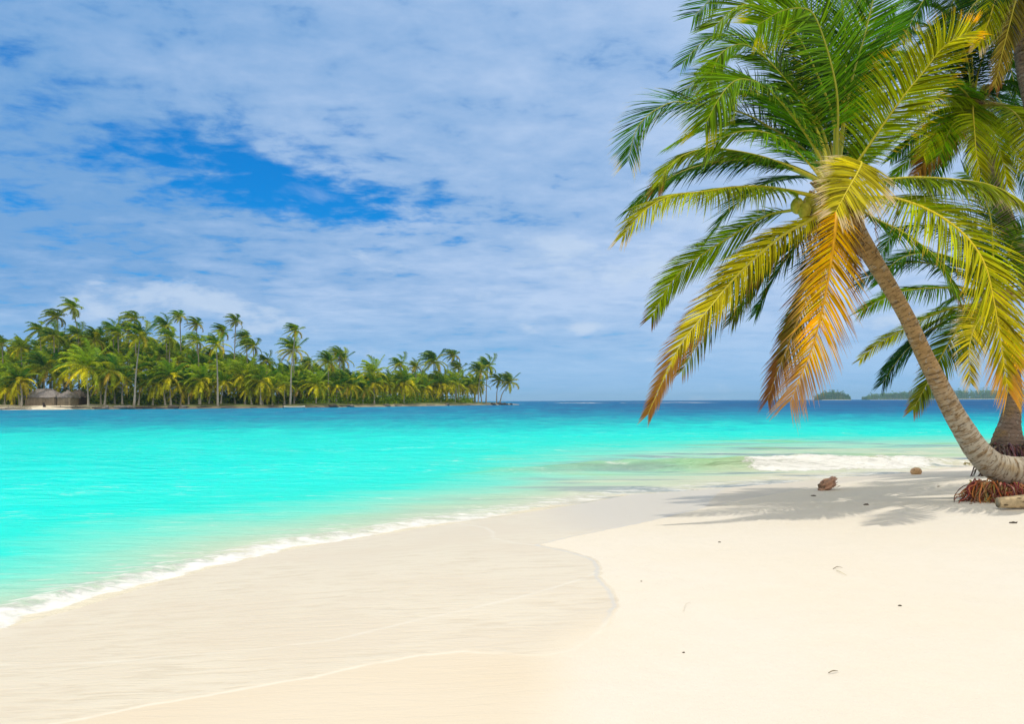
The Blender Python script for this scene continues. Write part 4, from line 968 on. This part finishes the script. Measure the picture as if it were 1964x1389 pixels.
# palm kinds for the island: crown meshes swept by wind from the right
def crown_mesh(seed, nf=20, fl=4.2, leafn=16, wind=0.55, warm=0.3, droop=1.0, lw=.21):
    nf += 8; wind *= 1.25; deep = warm < .45; wind *= .85
    rr = random.Random(seed); mb = MB()
    for i in range(nf):
        age = i / nf                              # 0 young (top) .. 1 old (hanging)
        a = i * 2.39996 + rr.uniform(-.3, .3); e = R(84 - 112 * age ** 1.15 + rr.uniform(-10, 10))
        d = Vector((math.cos(a) * math.cos(e), math.sin(a) * math.cos(e), math.sin(e)))
        L = fl * rr.uniform(.82, 1.1) * (0.8 + .2 * math.sin(age * 3.1)); K = 8; p = Vector((0, 0, 0)); path = [p.copy()]; ds = [d.copy()]
        for k in range(K):
            t = k / K
            d = (d + Vector((-wind * (.15 + .25 * t) * (1.2 - .6 * age), 0, 0)) + Vector((0, 0, -1)) * droop * (.05 + .24 * t) * (.45 + .95 * age)).normalized()
            p = p + d * (L / K); path.append(p.copy()); ds.append(d.copy())
        cg = lerp3((.030, .095, .008), (.19, .23, .006), rr.random() ** 1.3)
        if deep: cg = tuple(x * k_ for x, k_ in zip(cg, (.50, .62, 1.0)))
        if age > .55: cg = lerp3(cg, (.36, .32, .008), warm * (.35 + rr.random()))
        if age > .85 and rr.random() < .6: cg = lerp3(cg, (.40, .22, .05), warm * rr.random() * 1.5)
        for k in range(K):                        # stalk
            A = Vector((0, 0, 1)) - ds[k] * ds[k].z; A = A.normalized() if A.length > .05 else Vector((0, 1, 0)); w0 = .06 * (1 - k / K) + .02
            mb.add([path[k] + A * w0, path[k] - A * w0, path[k + 1] - A * w0 * .8, path[k + 1] + A * w0 * .8], [(0, 1, 2, 3)], lerp3(cg, (.35, .34, .06), .5))
        for m_ in range(leafn):
            t = .10 + .9 * (m_ + .5) / leafn; x = t * K; j = min(int(x), K - 1); q_ = path[j].lerp(path[j + 1], x - j); T = ds[j]
            U = Vector((0, 0, 1)) - T * T.z; U = U.normalized() if U.length > .05 else Vector((-1, 0, 0)); S = T.cross(U)
            ll = 1.0 * (.6 + .4 * math.sin(min(1, t * 1.6) * 1.57)) * (1 - .55 * max(0, t - .4)) * rr.uniform(.85, 1.15) * fl / 4
            for sd in (1, -1):
                dd = (S * sd + T * (.7 + .5 * t) + Vector((0, 0, -.35)) + Vector((-.25 * wind, 0, 0))).normalized()
                m1 = q_ + dd * ll * .5; d2 = (dd + Vector((0, 0, -.7)) + Vector((-.25 * wind, 0, 0))).normalized(); m2 = m1 + d2 * ll * .5
                wv = T * lw * .5; jit = rr.uniform(.75, 1.3); cc = tuple(c_ * jit for c_ in cg)
                mb.add([q_ + wv, q_ - wv, m1 - wv * .8, m1 + wv * .8, m2 - wv * .1, m2 + wv * .1], [(0, 1, 2, 3), (3, 2, 4, 5)], cc)
    for i in range(7):
        a = rr.uniform(0, 6.28); blob(mb, (.28 * math.cos(a), .28 * math.sin(a), -.35), (.16, .16, .2), (.16, .13, .03), i, .05, 6, 4)
    return mb
kinds = []
specs = [dict(seed=1, wind=.9, nf=20), dict(seed=2, wind=.7, nf=22), dict(seed=3, wind=1.1, nf=18), dict(seed=4, wind=.5, nf=22, warm=.5),
         dict(seed=5, wind=.4, nf=24, warm=.7, fl=4.6, droop=1.2), dict(seed=6, wind=.3, nf=22, warm=.9, fl=4.4, droop=1.3), dict(seed=7, wind=.6, nf=24, warm=.4, fl=4.2), dict(seed=8, wind=.8, nf=16, warm=.3, fl=3.7)]
for sp_ in specs:
    cm = crown_mesh(**sp_); o_ = cm.build('crown', M_ileaf); kinds.append(o_.data); bpy.data.objects.remove(o_)
    kinds[-1].name = 'island_palm_crown'
def island_palm(px, py, base_px, dback, kind, label, group='coconut palms on the far island', sc=1.0, rz=None, fork=None):
    Yb = float(shore_px(min(base_px, 990))) + dback
    b = isl(base_px, Yb, 0.7 if base_px < 940 else .45)
    top = at(px, py, Yb)
    o = thing('palm_tree', label, 'palm tree', b, group)
    mb = MB(); tp = top - b; bend = Vector((-tp.x * .35, 0, 0)) + Vector((random.uniform(-.3, .3), 0, 0))
    tube(mb, [Vector((0, 0, -.6)), Vector((tp.x * .12, 0, tp.z * .12)), tp * .5 + bend * .45, tp], [.34, .2, .15, .13], 10, 7, col=(.52, .46, .38), col2=(.34, .29, .22))
    mb.build('trunk', M_itrunk, o)
    c = bpy.data.objects.new('crown', kinds[kind]); COL.objects.link(c); c.parent = o
    sc *= 0.98; c.location = tp; c.scale = (sc, sc, sc); c.rotation_euler = (random.uniform(-.15, .15), random.uniform(-.15, .15), rz if rz is not None else random.uniform(-.45, .45))
    return o
EM = [  # crown px, py, trunk-foot px, metres behind the shore, kind, scale, label
 (140, 590, 168, 26, 0, .95, 'highest palm of the far island, slender and leaning left on a bare trunk'),
 (110, 608, 114, 26, 2, .95, 'tall palm just left of the highest palm, standing on an upright bare trunk'),
 (76, 634, 84, 22, 0, .9, 'dark swept palm rising left of the two tallest palms'),
 (103, 645, 106, 18, 1, 1.0, 'yellowish green palm directly under the two tallest palms'),
 (150, 642, 152, 22, 1, .9, 'bushy palm below and right of the highest palm'),
 (182, 652, 186, 20, 6, 1.1, 'broad dense palm right of the highest palm'),
 (216, 632, 222, 24, 1, .85, 'light topped palm left of the tall pair at the grove centre'),
 (226, 640, 230, 20, 0, .8, 'small swept palm tucked against the light topped palm'),
 (258, 612, 262, 24, 2, .95, 'tall dark palm with upright fronds above the pale slanting trunk'),
 (246, 632, 250, 30, 0, .85, 'palm crown pressed left of the tall dark palm'),
 (269, 645, 257, 4, 3, 1.1, 'big palm on a long pale slanting trunk in front of the grove'),
 (318, 625, 322, 24, 1, .95, 'tall bushy palm midway between the slanting trunk palm and the thin palms'),
 (326, 648, 322, 16, 0, 1.0, 'dense palm right under the tall bushy palm'),
 (345, 607, 348, 28, 7, .85, 'small high palm on a thin bare trunk beside the tall bushy palm'),
 (377, 622, 380, 26, 7, .9, 'high palm with short ragged fronds right of the small high palm'),
 (379, 655, 382, 18, 2, .95, 'blue green palm directly below the ragged fronded palm'),
 (427, 636, 430, 28, 7, .95, 'slim palm left of the lone thin trunked palm'),
 (415, 662, 418, 4, 3, .95, 'palm on a straight grey trunk in front, left of the lone thin trunked palm'),
 (452, 616, 447, 22, 7, .85, 'lone palm high above the grove on a very thin straight trunk'),
 (472, 648, 476, 26, 0, .85, 'small palm crown left of the drooping palm at the mid island gap'),
 (486, 664, 488, 20, 2, 1.0, 'drooping dark palm left of the gap before the double crowned pair'),
 (567, 634, 556, 5, 7, .9, 'tall palm on a long pale trunk, upper crown of the stacked pair'),
 (562, 672, 566, 14, 3, 1.15, 'lower broad crown of the stacked pair behind the long pale trunk'),
 (4, 660, 6, 18, 2, 1.0, 'dark palm cut by the left edge of the view'),
 (40, 668, 44, 14, 4, .8, 'small yellow green palm near the left edge'),
 (511, 692, 514, 20, 1, .7, 'small palm in the dip right of the drooping dark palm'),
 (592, 698, 596, 20, 0, .8, 'low round palm right of the stacked pair'),
 (630, 694, 630, 10, 6, 1.0, 'dark palm left of the twin crowned palms at the low end of the island'),
 (650, 680, 656, 22, 2, 1.0, 'tall loose palm at the right shoulder of the main grove'),
 (657, 690, 664, 26, 3, 1.0, 'drooping palm behind the loose palm at the right shoulder'),
 (716, 716, 718, 12, 4, 1.25, 'wide drooping palm at the start of the low grove'),
 (768, 700, 770, 18, 1, 1.0, 'first small palm standing above the low grove'),
 (797, 704, 799, 18, 4, .7, 'little yellowish palm left of the dense round palm'),
 (832, 694, 833, 14, 6, 1.35, 'dense round topped palm above the right hand low grove'),
 (870, 682, 876, 16, 7, 1.1, 'highest palm near the island tip, slim with a loose crown'),
 (880, 706, 880, 14, 2, 1.0, 'palm hanging just below the highest palm near the tip'),
 (921, 712, 917, 10, 6, 1.25, 'left palm of the dense tall pair before the island tip'),
 (936, 702, 932, 12, 1, 1.25, 'right palm of the dense tall pair before the island tip'),
 (957, 730, 952, 6, 7, 1.15, 'upright small palm, second from the island tip'),
 (977, 734, 957, 5, 3, 1.2, 'last palm at the island tip, leaning right over the water'),
]
for px, py, bx, db, kd, sc, lab in EM: island_palm(px, py, bx, db, kd, lab, 'tall palms standing out on the far island', sc * 1.15)
# named front-row palms
FR = [(38, 728, 42, 5, 5, .95, 'low yellow skirted palm left of the thatched huts'), (84, 705, 86, 12, 6, 1.2, 'large palm with hanging fronds right behind the first hut'),
      (165, 705, 170, 5, 4, 1.35, 'large drooping palm with a curved pale trunk right of the huts'), (120, 722, 124, 14, 5, 1.1, 'palm hanging over the gap between the huts'),
      (212, 712, 200, 6, 6, 1.2, 'palm on a short forked pale trunk left of the slanting trunk'), (325, 722, 328, 6, 5, 1.1, 'drooping front palm right of the slanting trunk'),
      (385, 728, 384, 7, 5, 1.0, 'yellow skirted front palm left of the straight grey trunk'), (468, 720, 470, 8, 4, 1.1, 'front palm with an orange dead frond left of the stacked pair'),
      (500, 730, 500, 6, 5, 1.0, 'low palm left of the long pale trunk'), (606, 738, 606, 6, 4, 1.0, 'low palm right of the long pale trunk'),
      (660, 735, 668, 8, 6, 1.1, 'low dark palm under the right shoulder of the main grove'), (775, 735, 775, 8, 5, 1.2, 'yellow drooping palm in the low grove'),
      (845, 738, 845, 8, 5, 1.25, 'yellow fringed palm before the gap in the trunks'), (873, 735, 873, 8, 4, 1.1, 'low palm right of the yellow fringed palm')]
for px, py, bx, db, kd, sc, lab in FR: island_palm(px, py, bx, db, kd, lab, 'drooping palms along the island front', sc * 1.3)
LM = [(4, 'the dark palm at the left edge'), (40, 'the small yellow green edge palm'), (76, 'the dark swept palm'), (110, 'the second highest palm'), (145, 'the highest palm'), (182, 'the broad dense palm'),
      (218, 'the light topped palm'), (262, 'the pale slanting trunk'), (318, 'the tall bushy palm'), (345, 'the small high palm'), (378, 'the ragged fronded palm'), (418, 'the straight grey trunk'),
      (452, 'the lone thin palm'), (486, 'the drooping dark palm'), (511, 'the small palm in the dip'), (556, 'the long pale trunk'), (592, 'the low round palm'), (630, 'the dark shoulder palm'), (653, 'the loose shoulder palm'),
      (716, 'the wide drooping palm'), (768, 'the first low grove palm'), (797, 'the little yellowish palm'), (832, 'the dense round topped palm'), (873, 'the slim palm near the tip'), (921, 'the dense tall pair')]
rr = random.Random(99); USED = set()
rows = [(36, 2.0, 21, 'high back row'), (27, 22, 22, 'upper row'), (18, 44, 22, 'lower row'), (9, 70, 24, 'lowest front row')]
ROWG = {'high back row': 'coconut palms crowded in the back row', 'upper row': 'coconut palms crowded in the upper middle row', 'lower row': 'coconut palms crowded in the lower middle row', 'lowest front row': 'coconut palms crowded in the front row'}
for db, drop, step, nm in rows:
    px = -14
    while px < 925:
        jx = rr.uniform(-6, 6); x_ = px + jx; env = float(top_env(x_))
        py = env + 17 + drop * (1.0 if px < 420 else .62 if px < 680 else .45) + rr.uniform(-7, 7)
        py = min(py, 742 + rr.uniform(-6, 5))
        if (858 < px < 915 or px < 175 and px > 50) and nm == 'lowest front row': px += step; continue
        sc = rr.uniform(1.0, 1.3) * (1.1 if px > 650 else 1)
        kd = rr.choice([1, 3, 6, 0]) if 'high' in nm else rr.choice([3, 4, 6, 1]) if 'upper' in nm else rr.choice([3, 4, 6, 5]) if 'lower' in nm else rr.choice([4, 5, 5, 6])
        k = min(range(len(LM)), key=lambda i: abs(LM[i][0] - x_)); dxl = x_ - LM[k][0]
        for kk in sorted(range(len(LM)), key=lambda i: abs(LM[i][0] - x_))[:4]:
            dxl = x_ - LM[kk][0]
            pos = ('in line with' if abs(dxl) < 7 else ('left of' if dxl < 0 else 'right of'))
            if abs(dxl) >= 7: pos = ('close ' if abs(dxl) < 16 else 'farther ') + pos
            lab_ = 'palm in the %s %s %s' % (nm, pos, LM[kk][1])
            if lab_ not in USED: break
        USED.add(lab_)
        island_palm(x_, py, x_ + rr.uniform(-5, 9), db + rr.uniform(-3, 4), kd, lab_, ROWG[nm], sc)
        px += step * rr.uniform(.8, 1.2)
# undergrowth
mb = MB(); rr = random.Random(4)
for i in range(26000):
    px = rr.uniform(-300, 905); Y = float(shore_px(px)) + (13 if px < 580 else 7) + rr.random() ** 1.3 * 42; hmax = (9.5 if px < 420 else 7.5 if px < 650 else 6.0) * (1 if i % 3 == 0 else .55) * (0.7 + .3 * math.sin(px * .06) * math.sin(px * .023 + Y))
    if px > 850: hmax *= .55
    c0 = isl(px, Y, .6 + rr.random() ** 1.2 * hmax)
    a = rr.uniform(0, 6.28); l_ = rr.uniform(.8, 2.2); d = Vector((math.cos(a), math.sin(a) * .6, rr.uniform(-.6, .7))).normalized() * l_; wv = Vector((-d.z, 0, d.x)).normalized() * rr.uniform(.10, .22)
    cc = lerp3((.018, .045, .006) if px < 580 else (.06, .12, .008), (.20, .24, .012), rr.random() ** 2.2 * (1.0 if px > 600 else .7))  # shade under the palms put into the leaf colour, deepest on the left
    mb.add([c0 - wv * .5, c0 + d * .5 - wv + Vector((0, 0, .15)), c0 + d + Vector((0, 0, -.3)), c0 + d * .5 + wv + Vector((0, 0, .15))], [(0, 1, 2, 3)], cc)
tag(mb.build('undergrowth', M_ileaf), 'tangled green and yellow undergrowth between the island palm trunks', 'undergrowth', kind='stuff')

# huts
def reed_mat(name, sx):
    m, t = mat(name); P_ = t.new('ShaderNodeTexCoord').outputs['Object']
    n = t.noise(t.scale(P_, sx), 3.0, 5, .6); n2 = t.noise(P_, 1.1, 3, .6)
    k = t.m('MULTIPLY', t.mr(n, .3, .7, .6, 1.3, False), t.mr(n2, .3, .7, .8, 1.2, False))
    col = t.mix(1.0, t.attr('col', 'Color'), t.new('ShaderNodeCombineXYZ', {0: k, 1: k, 2: k}).outputs[0], 'MULTIPLY')
    p = t.new('ShaderNodeBsdfPrincipled', {'Base Color': col, 'Roughness': .95, 'Normal': t.bump(n, .8, .08)}); finish(t, p.outputs[0]); return m
M_reed = reed_mat('cane_wall', (4, 4, .4)); M_thatch = reed_mat('grey_thatch', (2.5, .8, .6))
def hut(x0, x1, top, eave, base, dback, hip, label, wallc, dark=False):
    Yb = float(shore_px((x0 + x1) / 2)) + dback
    a = at(x0, base, Yb); b = at(x1, base, Yb); c_ = (a + b) / 2; W = (b.x - a.x); Dp = 4.6
    zt = at(x0, top, Yb).z; ze = at(x0, eave, Yb).z; zb = .55
    o = thing('thatched_hut', label, 'hut', (c_.x, Yb, zb), 'thatched huts on the island beach')
    w2 = W / 2 - .45; d2 = Dp / 2 - .4; H = ze - zb + .15
    mb = MB(); nx_ = 26; vs = []; fs = []
    per = [(-w2 + 2 * w2 * i / nx_, -d2 + .02 * (i % 2)) for i in range(nx_)] + [(w2 - .02 * (i % 2), -d2 + 2 * d2 * i / 12) for i in range(12)] + [(w2 - 2 * w2 * i / nx_, d2) for i in range(nx_)] + [(-w2, d2 - 2 * d2 * i / 12) for i in range(12)]
    n = len(per)
    for z in (-.3, H * .5, H):
        for i, p in enumerate(per): vs.append(Vector((p[0], p[1], z)))
    for r_ in range(2):
        for i in range(n): fs.append((r_ * n + i, r_ * n + (i + 1) % n, (r_ + 1) * n + (i + 1) % n, (r_ + 1) * n + i))
    mb.add(vs, fs, wallc); mb.build('wall', M_reed, o, smooth=False)
    mb = MB(); bx = w2 * .18; mb.add([Vector((bx, -d2 - .03, -.2)), Vector((bx + .8, -d2 - .03, -.2)), Vector((bx + .8, -d2 - .03, H * .82)), Vector((bx, -d2 - .03, H * .82)),
              Vector((bx, -d2 - .09, -.2)), Vector((bx + .8, -d2 - .09, -.2)), Vector((bx + .8, -d2 - .09, H * .82)), Vector((bx, -d2 - .09, H * .82))],
             [(4, 5, 6, 7), (0, 4, 7, 3), (1, 2, 6, 5), (3, 7, 6, 2)], tuple(x * .75 for x in wallc)); mb.build('door', M_reed, o, smooth=False)
    mb = MB(); vs = []; fs = []; rows_ = 7; cols_ = 44; rr = random.Random(int(x0))
    for r_ in range(rows_ + 1):
        t = r_ / rows_; hw = (W / 2) * (1 - t) + (W / 2 - hip) * t; hd = (Dp / 2) * (1 - t) + .12 * t; z = (ze - zb) + (zt - ze) * t + .12 * math.sin(t * 3.14)
        for i in range(cols_):
            u_ = i / cols_ * 4; s_ = int(u_); f = u_ - s_
            x, y = [(-1 + 2 * f, -1), (1, -1 + 2 * f), (1 - 2 * f, 1), (-1, 1 - 2 * f)][s_]
            sag = .14 * math.sin(x * 3 + x0) * t
            vs.append(Vector((x * hw + rr.uniform(-.06, .06), y * hd + rr.uniform(-.08, .08), z + rr.uniform(-.08, .08) * (1.8 if r_ == 0 else 1) + sag)))
    for r_ in range(rows_):
        for i in range(cols_): fs.append((r_ * cols_ + i, r_ * cols_ + (i + 1) % cols_, (r_ + 1) * cols_ + (i + 1) % cols_, (r_ + 1) * cols_ + i))
    fs.append(tuple(rows_ * cols_ + i for i in range(cols_)))
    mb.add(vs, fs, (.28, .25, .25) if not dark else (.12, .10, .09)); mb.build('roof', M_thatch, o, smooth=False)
    mb = MB(); hr = W / 2 - hip
    tube(mb, [Vector((-hr, 0, zt - zb)), Vector((0, 0, zt - zb + .1)), Vector((hr, 0, zt - zb))], [.16, .18, .16], 12, 8, col=(.26, .22, .2), rough=.15); mb.build('ridge', M_thatch, o)
    return o
hut(53, 116, 748, 763, 775, 7.5, 1.6, 'largest grey thatched hut with cane walls, leftmost on the island beach', (.31, .24, .17))
hut(114, 146, 750, 763, 775, 7.0, 1.6, 'narrow middle hut with a steep grey thatch roof', (.34, .27, .19))
hut(136, 164, 749, 762, 774, 12, 1.4, 'dark hut at the right end of the three', (.10, .07, .06), True)

# shore clutter
rr = random.Random(12)
def log_at(px, off_, ln, r, label, col, rz=0.0, group='driftwood logs along the island shore'):
    b = isl(px, float(shore_px(px)) + off_, 0.0); b.z = .15 + .12 * max(0, off_); mb = MB()
    d = Vector((math.cos(rz), math.sin(rz), rr.uniform(-.03, .06)))
    tube(mb, [b - d * ln / 2, b + Vector((0, 0, rr.uniform(-.05, .12))), b + d * ln / 2], [r, r * .9, r * .4], 10, 8, col=col, rough=.12, seed=int(px))
    for k in range(3):
        p0 = b + d * ln * rr.uniform(-.4, .4); tube(mb, [p0, p0 + Vector((rr.uniform(-.6, .6), 0, rr.uniform(.2, .9)))], [r * .35, r * .1], 3, 5, col=col)
    return small('driftwood_log', label, 'log', b, mb, M_wood, group)
where = [(12, 'at the left edge'), (36, 'left of the huts'), (112, 'below the huts'), (150, 'below the dark hut'), (186, 'right of the huts'), (214, 'under the forked palm'), (236, 'left of the slanting trunk foot'),
         (276, 'right of the slanting trunk foot'), (310, 'under the drooping front palms'), (345, 'left of the straight grey trunk'), (392, 'near the straight grey trunk'), (440, 'below the lone thin palm'), (480, 'between the lone thin palm and the canoe'),
         (520, 'just left of the canoe'), (600, 'right of the canoe'), (655, 'below the right shoulder palms'), (700, 'at the start of the low grove'), (760, 'below the low grove'), (820, 'below the dense round palm'), (900, 'before the tall pair near the tip')]
for i, (px, wh) in enumerate(where):
    tone = rr.choice([(.06, .05, .045), (.10, .08, .07), (.16, .13, .11)]) if 170 < px < 420 else rr.choice([(.12, .10, .08), (.28, .25, .22), (.20, .16, .13)])
    tn = 'dark' if sum(tone) < .35 else 'grey'
    log_at(px, rr.uniform(.9, 2.2), rr.uniform(3.0, 6.5), rr.uniform(.12, .26), '%s driftwood log on the island shore %s' % (tn, wh), tone, rr.uniform(-.5, .5))
def rock_at(px, off_, r, label, col, seed):
    b = isl(px, float(shore_px(px)) + off_, .1 + .15 * max(off_, 0)); mb = MB(); blob(mb, b, (r * 1.5, r, r * .75), col, seed, .35, 14, 9, 3)
    return small('rock', label, 'rock', b, mb, M_rock, 'rocks along the island shore')
for i, (px, off_, r, wh) in enumerate([(205, 1, .8, 'under the forked palm'), (228, .8, 1.0, 'left of the slanting trunk'), (248, 1.2, .7, 'at the foot of the slanting trunk'), (330, .9, .9, 'under the drooping front palm'), (352, .8, .7, 'in the clump left of the straight grey trunk'),
        (640, 1, .8, 'below the right shoulder'), (672, 1, .7, 'under the low dark palm'), (742, 1, .7, 'below the wide drooping palm'), (856, 1, .8, 'below the yellow fringed palm'), (945, 1, .9, 'at the foot of the second last palm'), (958, .8, 1.0, 'at the foot of the last palm'), (968, .6, .8, 'just past the last palm'), (980, .5, .5, 'on the far point of the spit')]):
    rock_at(px, off_, r, 'dark low rock on the island shore %s' % wh, rr.choice([(.09, .08, .07), (.14, .13, .11), (.2, .18, .16)]), i)
# stump on the beach
b = isl(86, float(shore_px(86)) + 2.2, .25); mb = MB()
tube(mb, [b, b + Vector((-.1, 0, .6)), b + Vector((-.35, 0, 1.35))], [.42, .3, .2], 8, 9, col=(.05, .04, .04), rough=.15)
for a in (0, .7, 2.6, 3.3): tube(mb, [b + Vector((0, 0, .25)), b + Vector((math.cos(a) * .5, -.2, .12)), b + Vector((math.cos(a) * 1.0, -.2, -.05))], [.15, .1, .04], 5, 6, col=(.07, .04, .035))
small('tree_stump', 'dark upright weathered stump on the sand in front of the largest hut', 'stump', b, mb, M_wood)
# canoe
b = isl(564, float(shore_px(564)) - 3.0, .0); cn = thing('canoe', 'long narrow pale dugout canoe floating by the island shore', 'boat', b)
mb = MB(); vs = []; fs = []; K = 18; hl = 2.9
for k in range(K + 1):
    t = -1 + 2 * k / K; w_ = .42 * (1 - abs(t) ** 2.4) + .02; sh = .18 * abs(t) ** 3
    x = t * hl
    for (yy, zz) in ((-w_, .42 + sh), (-w_ * .85, .12 + sh), (0, -.12 + sh * .8), (w_ * .85, .12 + sh), (w_, .42 + sh), (w_ * .85, .40 + sh), (0, .0 + sh * .8), (-w_ * .85, .40 + sh)): vs.append(Vector((x, yy, zz)))
for k in range(K):
    for j in range(8): fs.append((k * 8 + j, (k + 1) * 8 + j, (k + 1) * 8 + (j + 1) % 8, k * 8 + (j + 1) % 8))
fs.append(tuple(range(8))); fs.append(tuple(range(K * 8 + 7, K * 8 - 1, -1)))
mb.add(vs, fs, (.62, .60, .56)); mb.build('hull', M_wood, cn)
for xx in (-1.1, .9):
    mb = MB(); tube(mb, [Vector((xx, -.38, .42)), Vector((xx, .38, .42))], [.07, .07], 2, 6, col=(.25, .18, .12)); mb.build('seat', M_wood, cn)
mb = MB(); pb_ = isl(543, float(shore_px(543)) - 2.6, -.4); tube(mb, [pb_, pb_ + Vector((.05, 0, 1.6))], [.10, .08], 5, 8, col=(.07, .06, .05), rough=.1)
small('mooring_post', 'short dark post in the water at the left end of the canoe', 'post', pb_, mb, M_wood)

# ------------------------------------------------------------------ far islands on the right
def far_island(x0, x1, Yd, env, name, lab, seed, n):
    rr = random.Random(seed); mb = MB(); g = MB()
    A = at(x0, 766, Yd).x; B = at(x1, 766, Yd).x; K = 40
    for k in range(K + 1):
        x = A + (B - A) * k / K; sh = math.sin(math.pi * k / K) ** .35
        for (dy, z) in ((-8 * sh - 2, -.4), (0, .7), (14, 1.6 * sh + .3), (70, 1.5 * sh), (90, -.4)): g.v.append(Vector((x, Yd + dy, z))); g.c.append((.62, .57, .46) if dy < 5 else (.08, .11, .03)); g.a.append(0)
    for k in range(K):
        for j in range(4): a = k * 5 + j; g.f.append((a, a + 5, a + 6, a + 1))
    tag(g.build('island_ground', M_isl), lab[0], kind='structure')
    for i in range(n):
        t = rr.random(); px = x0 + (x1 - x0) * t; hp = env(t) * rr.uniform(.72, 1.04)
        x = A + (B - A) * t; y = Yd + rr.uniform(6, 60); H = hp * Yd / FPX * (rr.uniform(1.15, 1.45) if rr.random() < .12 else 1)
        c_ = lerp3((.035, .085, .02), (.09, .14, .025), rr.random())
        palm = rr.random() < .5; top = Vector((x, y, .8 + H)); rad = 3.2 if palm else 4.0
        if palm: tube(mb, [Vector((x, y, .5)), top], [.3, .2], 1, 4, col=(.18, .15, .12))
        for k in range(15):
            a = rr.uniform(0, 6.28); e = rr.uniform(-.3, 1.2); d = Vector((math.cos(a) * math.cos(e), math.sin(a) * math.cos(e), math.sin(e) * .8))
            wv = Vector((-d.y, d.x, .3)).normalized() * .9
            p1 = top + d * rad * .55; p2 = p1 + Vector((d.x, d.y, d.z - 1.0)).normalized() * rad * .55
            mb.add([top - wv * .3, p1 - wv, p2, p1 + wv], [(0, 1, 2, 3)], tuple(q_ * rr.uniform(.7, 1.3) for q_ in c_))
        for k in range(12):
            c0 = Vector((x + rr.uniform(-4, 4), y, rr.uniform(.5, max(1, H * .9)))); a = rr.uniform(0, 6.28); s_ = rr.uniform(1.2, 2.4)
            mb.add([c0 + Vector((math.cos(a + q_) * s_, rr.uniform(-.5, .5), math.sin(a + q_) * s_)) for q_ in (0, 1.3, 2.9, 4.4)], [(0, 1, 2, 3)], tuple(q_ * rr.uniform(.6, 1.1) for q_ in c_))
    tag(mb.build('far_wood', M_far), lab[1], 'wood', kind='stuff')
far_island(1577, 1633, 2300, lambda t: 14 * math.sin(math.pi * min(max(t * .94 + .03, 0), 1)) ** .35, 'a', ('small low island on the horizon', 'dense dark trees covering the small round island on the horizon'), 5, 220)
far_island(1668, 2150, 2700, lambda t: (9 + 7 * min(1, t * 4)) * (1 if t > .02 else .6), 'b', ('long low island on the horizon at the right', 'long line of hazy trees along the horizon at the right'), 6, 1100)

# ------------------------------------------------------------------ haze
USE_HAZE = True
if USE_HAZE:
    m, t = mat('sea_haze')
    v = t.new('ShaderNodeVolumePrincipled', {'Color': (0.42, 0.74, 1.0, 1), 'Density': 0.00013, 'Anisotropy': 0.0})
    t.new('ShaderNodeOutputMaterial', {'Volume': v.outputs[0]})
    me = bpy.data.meshes.new('haze'); S = 5800; zz = (-7.0, 42.0)
    vs = [(x, y, z) for z in zz for y in (-S, S) for x in (-S, S)]
    me.from_pydata(vs, [], [(0, 2, 3, 1), (4, 5, 7, 6), (0, 1, 5, 4), (2, 6, 7, 3), (0, 4, 6, 2), (1, 3, 7, 5)])
    me.materials.append(m)
    o = bpy.data.objects.new('haze', me); COL.objects.link(o); tag(o, 'thin bluish sea haze', kind='stuff')
